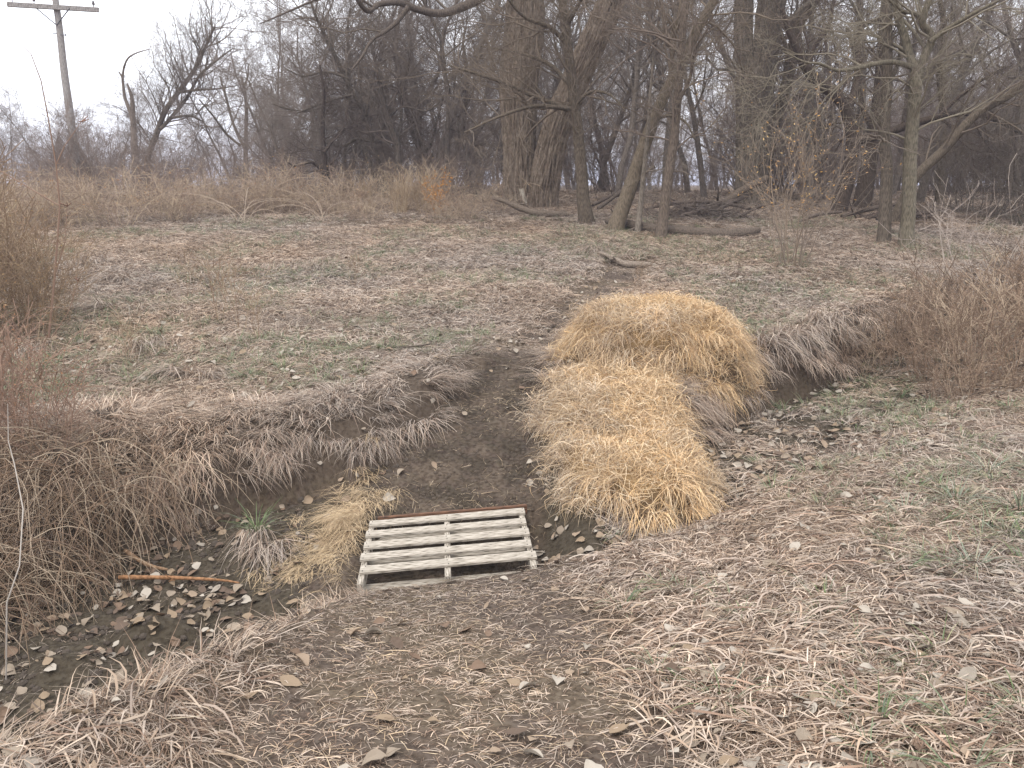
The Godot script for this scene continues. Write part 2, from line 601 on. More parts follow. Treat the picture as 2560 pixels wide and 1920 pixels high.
func build_ground() -> void:
	var xs := PackedFloat32Array()
	var ds := PackedFloat32Array()
	var x := -5.2
	while x < 6.6:
		xs.append(x)
		x += 0.045
	var step := 0.07
	while x < 900.0:
		xs.append(x)
		x += step
		step *= 1.09
	x = -5.245
	step = 0.07
	var lefts := []
	while x > -900.0:
		lefts.append(x)
		x -= step
		step *= 1.09
	lefts.reverse()
	xs = PackedFloat32Array(lefts) + xs
	var d := -30.0
	while d < 1.0:
		ds.append(d)
		d += 2.0 if d < -4.0 else 0.25
	while d < 10.5:
		ds.append(d)
		d += 0.045
	step = 0.06
	while d < 1500.0:
		ds.append(d)
		d += step
		step *= 1.05
	var s := Shape.new()
	var w := xs.size()
	for dd in ds:
		for xx in xs:
			var y := land(xx, dd)
			s.v.append(Vector3(xx, y, -dd))
			var col := Color(0.14, 0.108, 0.078)
			if dd < 16.0 and absf(xx) < 14.0:
				var z := zone(xx, dd)
				var wet := 0.5 + 0.5 * fine_noise.get_noise_2d(xx * 70.0, dd * 70.0)
				var dark := Color(0.056, 0.044, 0.034).lerp(Color(0.108, 0.084, 0.064), smoothstep(0.35, 0.75, wet))
				col = col.lerp(dark, clampf(z[0] * 1.2, 0.0, 1.0))
				col = col.lerp(Color(0.07, 0.055, 0.043), maxf(z[1], maxf(z[2] * 0.75, z[6] * 0.8)))
				var dirt := smoothstep(0.42, 0.62, 0.5 + 0.6 * patch_noise.get_noise_2d(xx * 80.0, dd * 80.0))
				col = col.lerp(Color(0.105, 0.082, 0.066), z[5] * (1.0 - z[0]) * (0.35 + 0.65 * dirt))
				if z[3] > 0.0:
					col = col.lerp(Color(0.3, 0.2, 0.1), minf(1.0, z[3] * 5.0))
			else:
				var p := patch_noise.get_noise_2d(xx * 12.0, dd * 12.0)
				col = col.lerp(Color(0.19, 0.145, 0.105), clampf(0.5 + p, 0.0, 1.0))
			s.c.append(col)
	s.n.resize(s.v.size())
	for j in ds.size():
		for i in w:
			var p := j * w + i
			var a := s.v[j * w + mini(i + 1, w - 1)] - s.v[j * w + maxi(i - 1, 0)]
			var b := s.v[mini(j + 1, ds.size() - 1) * w + i] - s.v[maxi(j - 1, 0) * w + i]
			s.n[p] = a.cross(b).normalized()
			if j < ds.size() - 1 and i < w - 1:
				s.t.append_array([p, p + w, p + 1, p + 1, p + w, p + w + 1])
	tag(part("ground", s.mesh(), M.earth), "bare earth of the meadow, ditch and wood floor", "ground", "", "structure")

func half_view(d: float) -> float:
	return 0.66 * d + 1.7

# green shows in patches on the meadow and in a few places on this side
func greenness(x: float, d: float) -> float:
	var g := smoothstep(-0.06, 0.26, patch_noise.get_noise_2d(x * 33.0 + 500.0, d * 33.0))
	if d < 7.0:
		g *= 0.35
		if x > 2.1 and x < 4.2 and d > 4.0 and d < 6.8: g = maxf(g, 0.75)
	if d > 14.5 and d < 19.0 and x > 0.8 and x < 4.6: g = maxf(g, 0.95)
	if x < -1.5 and d > 7.3 and d < 10.5: g = maxf(g, 0.55 * smoothstep(-0.25, 0.15, patch_noise.get_noise_2d(x * 60.0, d * 60.0)))
	if x > 2.5 and d > 10.0 and d < 14.0: g = maxf(g, 0.4)
	return g

func on_pallet(x: float, d: float, room := 0.0) -> bool:
	var q := Vector2(x + 0.47, d - 5.53).rotated(-0.08)
	return absf(q.x) < 0.6 + room and absf(q.y) < 0.47 + room

func sow() -> void:
	var mats := set_of(7, func(): return mat_mesh(66, 0.15, 0.05, 0.2, 0.0022, 0.8, DEAD, 0.03, 0.3))
	var coarse := set_of(5, func(): return mat_mesh(52, 0.16, 0.1, 0.28, 0.0036, 0.6, DEAD, 0.035, 0.25))
	var far_mats := set_of(5, func(): return mat_mesh(60, 0.24, 0.08, 0.26, 0.0036, 0.9, DEAD, 0.045))
	var hang := set_of(5, func(): return drape_mesh(54, 0.12, 0.18, 0.42, 0.0024, -0.95, DEAD, 0.6))
	var lean := set_of(4, func(): return drape_mesh(46, 0.12, 0.16, 0.36, 0.0028, -0.3, DEAD))
	var greens := set_of(5, func(): return tuft_mesh(22, 0.06, 0.1, 0.26, 0.0027, 1.15, GREEN))
	var straws := set_of(5, func(): return mat_mesh(15, 0.17, 0.02, 0.13, 0.0014, 1.6, STRAW, 0.006, 0.035))
	var bits := set_of(5, func(): return mat_mesh(64, 0.15, 0.015, 0.09, 0.0016, 1.8, DEAD, 0.007, 0.05))
	var crumbs := set_of(3, crumb_mesh)
	var d := 1.0
	while d < 46.0:
		var near := d < 7.5
		var cell := 0.105 if d < 5.0 else 0.115 if d < 8.0 else 0.145 if d < 12.0 else 0.2 if d < 19.0 else 0.3 if d < 26.0 else 0.6
		var x := -half_view(d)
		while x < half_view(d):
			var px := x + rng.randf() * cell
			var pd := d + rng.randf() * cell
			x += cell
			if pd > 24.0 and rng.randf() < 0.2: continue
			if on_pallet(px, pd, 0.0): continue
			var z := [0.0, 0.0, 0.0, 0.0, 0.0, 0.0, 0.0, 0.0]
			if pd < 16.0: z = zone(px, pd)
			var nn := slope(px, pd)
			var steep := 1.0 - nn.y
			var o := on_ground(px, pd)
			var flow := PI * 1.6 * rough_noise.get_noise_2d(px * 30.0 + 70.0, pd * 30.0)
			var warm := clampf(0.35 + 1.2 * patch_noise.get_noise_2d(px * 22.0, pd * 22.0 + 300.0), -0.6, 1.2)
			var k := rng.randf_range(0.85, 1.15) * (1.0 + 0.25 * patch_noise.get_noise_2d(px * 55.0, pd * 55.0))
			var tint := tinted(k, warm)
			var down := atan2(nn.z, nn.x)
			if z[3] > 0.02: continue
			# bare trodden earth and the ditch floor carry only strewn straw
			if z[0] > 0.4:
				if rng.randf() < 0.3 + 0.6 * smoothstep(-0.1, 0.3, patch_noise.get_noise_2d(px * 90.0, pd * 90.0)):
					lay(straws, turned(nn, rng.randf() * TAU, rng.randf_range(0.7, 1.1)), o, tinted(rng.randf_range(0.7, 1.0), 0.5))
				if rng.randf() < 0.3:
					lay(crumbs, turned(nn, rng.randf() * TAU, rng.randf_range(0.015, 0.035)), on_ground(px, pd, -0.01), Color(0.085, 0.066, 0.051))
				if rng.randf() < 0.8:
					for q in 3:
						lay(crumbs, turned(nn, rng.randf() * TAU, rng.randf_range(0.005, 0.024)), on_ground(px + rng.randfn(0, 0.06), pd + rng.randfn(0, 0.06)), Color(0.085, 0.066, 0.051))
				continue
			if z[1] > 0.5 and not (px > 0.7 and rng.randf() < (0.5 if px < 1.6 else 0.38)):
				if rng.randf() < (0.4 if px > 0.7 else 0.12):
					lay(bits, turned(nn, rng.randf() * TAU, rng.randf_range(0.7, 1.2)), o, tinted(rng.randf_range(0.5, 0.9), 0.4))
				if px < 0.0 and rng.randf() < 0.7:
					for q in 2:
						lay(crumbs, turned(nn, rng.randf() * TAU, rng.randf_range(0.006, 0.03) if rng.randf() < 0.85 else rng.randf_range(0.03, 0.045)), on_ground(px + rng.randfn(0, 0.06), pd + rng.randfn(0, 0.06)), Color(0.075, 0.06, 0.048))
				continue
			if z[2] > 0.35:
				if z[7] < 0.16 + 0.12 * fine_noise.get_noise_2d(px * 90.0, pd * 30.0) and rng.randf() < 0.85: continue
				var clump := smoothstep(-0.28, 0.1, rough_noise.get_noise_2d(px * 150.0 + 9.0, pd * 90.0))
				if rng.randf() < 0.1 + 0.8 * clump:
					lay(hang if steep > 0.16 else lean, turned(Vector3.UP, atan2(nn.z, nn.x) + rng.randfn(0.0, 0.35), rng.randf_range(0.75, 1.25)), o, tint)
				if rng.randf() < 0.05 + 0.25 * clump:
					lay(lean, turned(Vector3.UP, down + rng.randfn(0.0, 0.8), rng.randf_range(0.6, 1.0)), o, tint)
				continue
			if z[6] > 0.5 and px < -0.9:
				if rng.randf() < 0.5:
					lay(lean, turned(Vector3.UP, down + rng.randfn(0.0, 0.7), rng.randf_range(0.5, 0.9)), o, tinted(k * 0.85, 0.9))
				if rng.randf() < 0.5:
					lay(bits, turned(nn, rng.randf() * TAU, 1.0), o, tint)
				continue
			if z[5] > 0.3:
				var dirt := smoothstep(0.42, 0.62, 0.5 + 0.6 * patch_noise.get_noise_2d(px * 80.0, pd * 80.0))
				if rng.randf() < 1.0 - 0.4 * dirt:
					lay(bits, turned(nn, rng.randf() * TAU, rng.randf_range(0.8, 1.2)), o, tint)
				if rng.randf() < 0.45 - 0.2 * dirt:
					lay(straws, turned(nn, rng.randf() * TAU, rng.randf_range(0.9, 1.3)), o, tint)
				if rng.randf() < 0.5 * dirt:
					lay(crumbs, turned(nn, rng.randf() * TAU, rng.randf_range(0.004, 0.015)), o, Color(0.11, 0.088, 0.07))
				if rng.randf() < 0.14 and pd > 9.0:
					lay(mats, turned(nn, rng.randf() * TAU, 0.9), o, tint)
				continue
			var green := greenness(px, pd) if pd < 21.0 else 0.0
			if pd < 10.5:
				lay(mats if rng.randf() < 0.6 else coarse, turned(nn, flow + rng.randfn(0.0, 0.5) if pd < 5.5 else rng.randf() * TAU, rng.randf_range(0.75, 1.25) * (1.0 if pd < 5.5 else 0.85)), o, tint)
				if rng.randf() < (0.07 if pd < 6.0 else 0.32):
					lay(lean, turned(nn, flow + rng.randfn(0.0, 0.6), rng.randf_range(0.4, 0.85)), o, tint)
			else:
				lay(far_mats, turned(nn, rng.randf() * TAU, rng.randf_range(0.8, 1.25) * (1.0 if pd < 26.0 else 1.7)), o, tint)
				if rng.randf() < 0.12 and pd < 24.0:
					lay(lean, turned(nn, flow + rng.randfn(0.0, 0.9), rng.randf_range(0.4, 0.8)), o, tint)
			for rep in (1 if pd < 7.0 else 2 if pd < 12.0 else 3):
				if rng.randf() > green * (0.45 if near else 0.62): continue
				lay(greens, turned(nn.lerp(Vector3.UP, 0.5), rng.randf() * TAU, rng.randf_range(0.55, 1.1)), on_ground(px + rng.randfn(0, 0.06), pd + rng.randfn(0, 0.06)), tinted(rng.randf_range(0.8, 1.15), 0.1))
		d += cell
	strewn("matted_grass", mats + far_mats, M.grass, "matted tan and brown dead grass covering the meadow and near bank", "grass")
	strewn("coarse_grass", coarse, M.grass, "long combed strands of pale dead grass lying over the mat", "grass")
	strewn("hanging_grass", hang + lean, M.grass, "dead grass hanging in fringes over the faces of the ditch banks", "grass")
	strewn("green_grass", greens, M.grass, "low tufts of grey green grass sprouting through the dead mat", "grass")
	strewn("trampled_straw", bits + straws, M.grass, "short broken straw trodden into the dirt of the footpath", "straw")
	strewn("earth_crumbs", crumbs, M.crumb, "loose crumbs of dark earth on the muddy path and ditch floor", "soil")

# each golden mound is one clump of long bleached grass
func golden(called: String, m: Array, label: String, density: float) -> void:
	var o := thing(called, Vector3(m[0], 0, -m[1]), label, "grass clump", "golden grass clumps at the ditch crossing")
	o.position.y = gy(m[0], m[1])
	var sets := [set_of(4, func(): return mat_mesh(64, 0.16, 0.1, 0.3, 0.0021, 1.2, GOLD, 0.1, 0.45)), set_of(5, func(): return drape_mesh(52, 0.11, 0.16, 0.42, 0.002, -1.25, GOLD, 0.7)), set_of(4, func(): return drape_mesh(46, 0.12, 0.14, 0.36, 0.0021, -0.35, GOLD, 1.1))]
	var n := int(density * m[2] * m[3] * 4.0)
	for k in n:
		var px: float = m[0] + rng.randf_range(-1.06, 1.06) * m[2]
		var pd: float = m[1] + rng.randf_range(-1.06, 1.06) * m[3]
		var r := Vector2((px - m[0]) / m[2], (pd - m[1]) / m[3]).length()
		if r > 1.04 + 0.14 * fine_noise.get_noise_2d(px * 60.0, pd * 60.0): continue
		var nn := slope(px, pd, 0.1)
		var down := atan2(nn.z, nn.x)
		var at := on_ground(px, pd) - o.position
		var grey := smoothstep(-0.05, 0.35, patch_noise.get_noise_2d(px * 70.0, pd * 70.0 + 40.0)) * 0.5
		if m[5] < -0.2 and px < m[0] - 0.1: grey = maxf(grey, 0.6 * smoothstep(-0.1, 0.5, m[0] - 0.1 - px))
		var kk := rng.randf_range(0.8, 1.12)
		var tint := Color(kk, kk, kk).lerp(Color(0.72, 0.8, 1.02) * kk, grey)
		if nn.y > 0.86 or rng.randf() < 0.38:
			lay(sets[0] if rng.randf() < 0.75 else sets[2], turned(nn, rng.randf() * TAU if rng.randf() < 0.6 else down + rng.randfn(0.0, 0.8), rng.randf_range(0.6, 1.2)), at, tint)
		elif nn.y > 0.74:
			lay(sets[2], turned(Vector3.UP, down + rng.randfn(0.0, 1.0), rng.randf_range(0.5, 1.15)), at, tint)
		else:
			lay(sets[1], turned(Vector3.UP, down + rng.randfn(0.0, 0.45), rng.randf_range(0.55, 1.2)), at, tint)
	for group in sets:
		for s in group:
			if s.rows.size(): spread("blades", s, M.gold, o)

const TREES := {
	"forked": [[[0.23,0.86,-23.5,0.57],[0.21,1.39,-23.57,0.465],[0.21,2.14,-23.63,0.437],[0.19,2.99,-23.65,0.446],[0.18,3.85,-23.64,0.48],[0.21,4.72,-23.59,0.524],[0.31,5.4,-23.52,0.519],[0.35,6.15,-23.45,0.489],[0.39,7.03,-23.39,0.434],[0.29,8.12,-23.35,0.357],[0.4,9.4,-23.36,0.258]],[[0.85,0.87,-23.3,0.436],[0.87,1.39,-23.32,0.409],[0.94,1.9,-23.3,0.406],[1.15,2.97,-23.23,0.376],[1.54,3.99,-23.1,0.369],[1.97,4.97,-22.93,0.338],[2.41,5.92,-22.73,0.332],[2.72,6.73,-22.54,0.303],[3.14,7.65,-22.4,0.252],[3.3,8.85,-22.31,0.18]],[[0.31,6.95,-23.0,0.214],[-0.37,6.6,-22.91,0.178],[-1.02,6.19,-22.81,0.154],[-1.73,5.91,-22.66,0.13],[-2.19,5.91,-22.47,0.117],[-2.56,5.98,-22.22,0.11],[-2.78,6.01,-21.93,0.097],[-3.06,5.94,-21.61,0.09],[-3.22,5.83,-21.28,0.083],[-3.36,5.63,-20.95,0.076],[-3.46,5.65,-20.66,0.07],[-3.54,5.77,-20.41,0.064],[-3.71,6.02,-20.21,0.052]],[[-2.47,5.78,-21.2,0.077],[-2.72,5.45,-21.12,0.072],[-2.99,5.2,-20.97,0.06],[-3.3,4.95,-20.73,0.049],[-3.51,4.54,-20.48,0.038],[-3.72,4.25,-20.3,0.021]],[[-3.64,5.93,-21.0,0.044],[-4.42,5.93,-20.97,0.038],[-5.05,5.67,-20.81,0.033],[-5.43,5.45,-20.57,0.024],[-5.83,5.25,-20.4,0.013]]],
	"front": [[[1.76,0.91,-20.0,0.187],[1.69,1.32,-20.05,0.154],[1.66,1.75,-20.09,0.143],[1.56,2.7,-20.1,0.13],[1.46,3.42,-20.08,0.123],[1.37,4.02,-20.04,0.117],[1.25,4.81,-19.98,0.105],[1.13,5.67,-19.93,0.093],[1.01,6.61,-19.9,0.072],[1.05,7.71,-19.9,0.04]],[[1.31,3.33,-20.0,0.064],[0.89,3.48,-19.87,0.058],[0.5,3.59,-19.58,0.052],[-0.19,3.83,-19.13,0.041],[-0.75,3.95,-18.65,0.03],[-1.33,4.08,-18.31,0.017]],[[1.35,3.35,-20.0,0.064],[0.78,3.38,-19.64,0.047],[0.32,3.3,-19.02,0.041],[-0.35,3.02,-18.24,0.029],[-0.98,2.69,-17.61,0.014]],[[1.39,3.85,-20.0,0.058],[1.21,4.05,-20.28,0.054],[0.95,4.34,-20.49,0.049],[0.52,4.56,-20.61,0.044],[-0.02,4.71,-20.72,0.027],[-0.73,4.85,-20.9,0.016]],[[1.24,4.76,-20.0,0.058],[0.85,5.08,-19.84,0.052],[0.32,5.22,-19.56,0.041],[-0.02,5.46,-19.19,0.03],[-0.25,5.82,-18.9,0.02]],[[1.51,3.49,-20.0,0.043],[1.81,3.71,-19.77,0.037],[2.19,3.59,-19.31,0.026],[2.47,3.22,-18.9,0.015]],[[1.21,5.1,-20.0,0.052],[1.51,5.59,-19.56,0.041],[1.79,6.09,-18.9,0.029]]],
	"leaning": [[[2.29,0.69,-18.5,0.205],[2.38,0.99,-18.6,0.174],[2.56,1.44,-18.69,0.159],[2.81,2.21,-18.76,0.148],[3.06,2.93,-18.82,0.131],[3.35,3.64,-18.85,0.12],[3.7,4.28,-18.87,0.11],[3.98,4.91,-18.88,0.104],[4.2,5.3,-18.89,0.098],[4.53,6.0,-18.91,0.088],[4.67,6.9,-18.95,0.068],[5.02,7.78,-19.0,0.038]],[[3.36,3.65,-18.9,0.06],[3.5,4.2,-19.12,0.051],[3.47,4.78,-19.21,0.045],[3.64,5.34,-19.22,0.04],[3.58,6.09,-19.3,0.03]],[[3.11,2.97,-18.9,0.041],[3.35,3.11,-18.73,0.035],[3.68,2.96,-18.35,0.025],[3.83,2.59,-18.0,0.015]]],
	"slim": [[[3.14,0.54,-17.6,0.137],[3.18,0.88,-17.68,0.117],[3.22,1.29,-17.74,0.107],[3.29,1.92,-17.79,0.102],[3.36,2.56,-17.81,0.096],[3.4,3.32,-17.81,0.086],[3.42,4.07,-17.79,0.08],[3.44,4.72,-17.77,0.074],[3.49,5.57,-17.76,0.064],[3.39,6.57,-17.77,0.045],[3.53,7.4,-17.8,0.027]],[[3.37,3.25,-17.7,0.038],[3.59,3.73,-17.6,0.033],[3.59,4.21,-17.28,0.027],[3.77,4.58,-17.0,0.018]],[[3.4,4.18,-17.7,0.037],[3.15,4.67,-18.0,0.033],[3.05,5.21,-18.08,0.028],[2.77,5.67,-18.2,0.019]]],
	"thick": [[[6.8,0.84,-24.0,0.529],[6.79,1.25,-24.04,0.448],[6.77,2.4,-24.05,0.43],[6.73,3.7,-24.01,0.488],[6.69,4.42,-23.96,0.522],[6.69,4.84,-23.95,0.507]],[[6.53,4.43,-24.0,0.28],[6.42,4.98,-24.12,0.255],[6.35,5.54,-24.2,0.241],[6.3,6.53,-24.21,0.239],[6.14,7.56,-24.18,0.211],[5.93,8.79,-24.16,0.159],[5.99,9.9,-24.2,0.109]],[[6.88,4.43,-24.0,0.331],[6.91,4.97,-24.01,0.342],[6.93,5.51,-23.97,0.34],[6.97,6.46,-23.86,0.36],[7.13,7.33,-23.71,0.293],[7.35,8.62,-23.58,0.203],[7.71,9.66,-23.5,0.106]],[[7.34,5.79,-24.0,0.113],[7.75,6.17,-23.83,0.099],[8.08,6.49,-23.45,0.085],[8.63,6.97,-23.1,0.06]]],
	"behind": [[[7.63,1.08,-26.0,0.214],[7.8,2.33,-26.18,0.185],[8.0,3.36,-26.31,0.184],[8.23,4.26,-26.38,0.169],[8.43,5.24,-26.37,0.153],[8.44,6.1,-26.32,0.138],[8.91,6.86,-26.26,0.123],[9.39,7.82,-26.25,0.095],[9.55,9.18,-26.31,0.054]],[[8.1,4.2,-26.0,0.083],[8.24,5.42,-26.31,0.069],[7.93,6.34,-26.4,0.055]]],
	"crooked": [[[8.5,0.74,-22.0,0.243],[8.6,1.29,-22.01,0.205],[8.71,1.8,-22.01,0.18],[8.73,2.77,-21.97,0.166],[8.48,3.44,-21.9,0.152],[8.16,3.81,-21.79,0.145],[7.58,4.16,-21.66,0.138],[7.24,4.43,-21.53,0.114],[6.97,4.81,-21.41,0.096],[6.68,5.26,-21.31,0.078],[6.47,5.73,-21.26,0.055]],[[8.54,3.49,-22.0,0.106],[8.75,4.07,-22.14,0.1],[8.78,4.85,-22.23,0.088],[8.71,5.31,-22.26,0.076],[8.91,5.6,-22.25,0.064],[9.23,5.71,-22.25,0.052],[9.54,6.25,-22.3,0.035]],[[8.79,2.74,-22.0,0.119],[9.39,2.88,-21.97,0.107],[9.89,3.06,-21.89,0.1],[10.35,3.21,-21.74,0.093],[10.77,3.33,-21.52,0.087],[11.22,3.36,-21.25,0.074],[11.65,3.23,-20.99,0.062],[12.12,2.95,-20.76,0.045],[12.62,2.61,-20.61,0.033]],[[10.55,3.28,-21.3,0.051],[10.84,3.63,-21.27,0.045],[11.21,4.03,-21.01,0.039],[11.61,4.32,-20.8,0.028]],[[7.44,4.46,-21.9,0.058],[7.6,5.03,-22.1,0.052],[7.91,5.46,-22.08,0.046],[7.97,6.11,-22.1,0.034]]],
	"stout": [[[9.52,0.73,-23.0,0.279],[9.61,1.27,-23.11,0.241],[9.7,2.01,-23.19,0.215],[9.78,2.86,-23.25,0.201],[9.85,3.93,-23.26,0.174],[9.82,5.09,-23.25,0.159],[9.77,6.34,-23.24,0.133],[9.82,7.66,-23.26,0.095],[9.58,8.96,-23.3,0.059]],[[9.8,2.98,-23.2,0.088],[9.56,3.86,-23.73,0.076],[9.36,4.94,-23.83,0.063],[9.1,5.79,-24.01,0.05]]],
	"twina": [[[7.4,0.44,-16.6,0.148],[7.4,0.84,-16.63,0.124],[7.38,1.16,-16.64,0.119],[7.34,1.91,-16.65,0.113],[7.2,2.64,-16.64,0.108],[7.17,3.35,-16.62,0.102],[7.08,4.18,-16.59,0.092],[6.97,4.99,-16.57,0.082],[6.79,5.77,-16.55,0.059],[6.82,6.69,-16.55,0.034]],[[7.15,3.45,-16.6,0.044],[7.45,3.9,-16.9,0.04],[7.52,4.41,-16.98,0.036],[7.8,4.85,-17.1,0.027]]],
	"twinb": [[[7.72,0.41,-16.3,0.172],[7.71,0.76,-16.34,0.14],[7.71,1.17,-16.35,0.13],[7.61,2.19,-16.33,0.124],[7.57,2.9,-16.29,0.114],[7.54,3.45,-16.26,0.112],[7.54,3.75,-16.25,0.116]],[[7.55,3.74,-16.3,0.086],[7.44,3.96,-16.39,0.078],[7.34,4.3,-16.45,0.073],[7.16,4.7,-16.48,0.069],[7.05,5.13,-16.49,0.06],[6.85,5.84,-16.51,0.042],[6.82,6.69,-16.55,0.025]],[[7.59,3.74,-16.3,0.086],[7.66,3.99,-16.28,0.082],[7.74,4.24,-16.24,0.077],[7.61,4.4,-16.17,0.072],[7.46,4.5,-16.09,0.063],[7.47,4.8,-15.99,0.058],[7.59,5.24,-15.91,0.045],[7.72,5.97,-15.85,0.024]],[[7.5,3.77,-16.3,0.056],[7.06,3.86,-16.22,0.047],[6.67,3.81,-16.11,0.043],[6.2,3.7,-15.96,0.038],[5.83,3.66,-15.76,0.033],[5.46,3.74,-15.54,0.025],[5.13,3.74,-15.35,0.018],[4.68,3.9,-15.2,0.012]],[[7.63,4.19,-16.1,0.047],[7.91,4.41,-16.0,0.042],[8.13,4.58,-15.68,0.033],[8.44,4.76,-15.4,0.024]],[[7.51,4.51,-16.1,0.042],[7.28,4.67,-16.07,0.038],[6.96,4.65,-15.81,0.033],[6.6,4.8,-15.6,0.024]]],
	"diagonal": [[[9.1,0.78,-20.0,0.133],[9.29,1.32,-19.98,0.121],[9.5,1.85,-19.94,0.114],[10.04,2.45,-19.87,0.108],[10.6,3.2,-19.76,0.101],[11.19,3.59,-19.63,0.094],[11.62,4.0,-19.49,0.083],[12.18,4.62,-19.38,0.061],[12.78,5.54,-19.3,0.03]]],
	"lefta": [[[-4.09,1.2,-27.5,0.136],[-4.24,2.02,-27.49,0.127],[-4.44,2.95,-27.41,0.118],[-4.58,3.72,-27.22,0.109],[-4.95,4.4,-26.93,0.1],[-5.32,5.36,-26.57,0.084],[-5.59,6.04,-26.2,0.069],[-5.76,6.52,-25.9,0.054],[-5.94,7.2,-25.71,0.027]],[[-4.57,3.75,-27.0,0.072],[-4.44,4.74,-27.31,0.065],[-4.26,5.28,-27.37,0.058],[-4.27,5.82,-27.26,0.043],[-4.08,6.5,-27.31,0.029]],[[-4.46,2.97,-27.0,0.073],[-4.86,3.04,-26.8,0.065],[-5.18,2.79,-26.16,0.057],[-5.55,2.85,-25.61,0.035]],[[-4.86,4.32,-26.5,0.057],[-5.42,4.16,-26.3,0.049],[-5.85,3.91,-25.66,0.041],[-6.27,3.67,-25.11,0.027]],[[-5.04,4.82,-26.3,0.056],[-5.64,4.95,-26.23,0.049],[-6.15,4.76,-25.73,0.034],[-6.51,4.89,-25.31,0.02]]],
	"leftb": [[[-4.58,1.19,-28.0,0.123],[-4.72,2.35,-28.22,0.115],[-5.06,3.27,-28.37,0.107],[-5.26,3.82,-28.43,0.099],[-5.34,4.55,-28.4,0.091],[-5.24,5.57,-28.35,0.075],[-5.29,6.4,-28.33,0.059],[-5.17,7.1,-28.41,0.037]],[[-5.23,3.97,-28.0,0.06],[-5.81,4.17,-27.81,0.052],[-6.39,3.92,-27.37,0.044],[-6.96,3.93,-26.76,0.029],[-7.25,4.03,-26.31,0.017]],[[-5.22,4.82,-28.0,0.06],[-5.71,5.57,-28.37,0.052],[-5.81,6.26,-28.3,0.037],[-6.0,6.81,-28.31,0.022]]],
	"leftc": [[[-3.34,1.22,-26.0,0.143],[-3.41,1.78,-26.04,0.128],[-3.47,2.49,-26.04,0.12],[-3.49,2.91,-25.97,0.119],[-3.73,3.62,-25.82,0.104],[-3.86,4.33,-25.63,0.096],[-3.95,5.03,-25.44,0.074],[-4.03,5.47,-25.29,0.053],[-4.17,6.12,-25.21,0.033]],[[-3.48,2.87,-26.0,0.07],[-3.4,3.43,-26.39,0.064],[-3.36,4.38,-26.52,0.057],[-3.09,5.31,-26.49,0.042],[-3.15,6.24,-26.61,0.028]],[[-3.74,3.6,-26.0,0.056],[-3.28,3.93,-25.97,0.049],[-2.54,3.76,-25.5,0.034],[-2.09,3.99,-25.11,0.02]]],
	"leftd": [[[-1.93,1.02,-29.0,0.271],[-2.26,1.64,-29.31,0.24],[-2.82,2.49,-29.53,0.208],[-3.3,3.22,-29.6,0.192],[-3.57,4.25,-29.54,0.158],[-3.84,5.43,-29.45,0.125],[-3.87,6.44,-29.41,0.093],[-3.62,7.6,-29.51,0.061]],[[-3.22,3.16,-29.0,0.11],[-3.0,4.38,-29.39,0.094],[-2.44,5.43,-29.52,0.078],[-2.26,6.59,-29.49,0.062],[-1.79,7.62,-29.61,0.046]],[[-2.31,1.71,-29.0,0.111],[-1.9,2.71,-29.06,0.102],[-1.64,3.6,-28.87,0.093],[-1.45,4.88,-28.51,0.076],[-1.58,6.12,-28.31,0.045]]],
	"lefte": [[[-5.47,1.1,-25.0,0.103],[-5.53,1.53,-25.23,0.09],[-5.57,2.66,-25.3,0.075],[-5.53,3.57,-25.21,0.061],[-5.43,4.24,-25.09,0.047],[-5.52,4.99,-25.11,0.033]],[[-5.49,1.9,-25.0,0.055],[-5.81,2.29,-24.83,0.04],[-6.19,2.16,-24.45,0.027],[-6.36,2.28,-24.1,0.016]],[[-5.5,2.56,-25.0,0.054],[-5.13,3.1,-25.31,0.041],[-4.72,3.36,-25.4,0.027]]],
	"farlean": [[[-17.97,2.74,-42.0,0.205],[-17.46,3.92,-42.06,0.181],[-16.86,5.08,-41.97,0.169],[-15.98,5.99,-41.68,0.155],[-14.99,6.92,-41.28,0.131],[-14.25,7.89,-40.91,0.097],[-13.68,8.74,-40.71,0.053]],[[-17.08,4.25,-41.7,0.123],[-16.82,4.67,-42.15,0.124],[-15.89,5.76,-42.37,0.113],[-15.18,6.76,-42.34,0.094],[-14.34,7.41,-42.27,0.078],[-13.44,8.06,-42.41,0.033]],[[-15.92,5.93,-41.5,0.088],[-14.91,6.05,-41.43,0.077],[-13.85,6.04,-40.93,0.054],[-12.53,6.19,-40.51,0.026]],[[-16.5,4.79,-41.8,0.09],[-15.77,4.93,-42.27,0.079],[-15.13,4.61,-42.3,0.057],[-14.87,4.18,-42.41,0.034]]],
	"snag": [[[-15.89,2.77,-36.0,0.156],[-15.89,3.68,-36.08,0.126],[-15.85,4.45,-36.09,0.106],[-15.77,5.04,-36.01,0.081],[-15.8,5.45,-35.92,0.057],[-15.86,5.71,-35.9,0.029]],[[-15.84,4.12,-36.0,0.087],[-15.89,4.54,-36.0,0.077],[-16.0,4.96,-35.99,0.073],[-16.05,5.21,-35.96,0.067],[-16.04,5.63,-35.92,0.057],[-16.0,5.92,-35.85,0.053],[-15.89,6.24,-35.77,0.045],[-15.79,6.38,-35.68,0.042],[-15.64,6.57,-35.59,0.038],[-15.44,6.71,-35.51,0.034],[-15.08,6.85,-35.45,0.026],[-14.6,6.96,-35.4,0.015]],[[-15.98,5.85,-35.8,0.044],[-16.04,6.03,-35.8,0.038],[-16.12,6.15,-35.8,0.023]]],
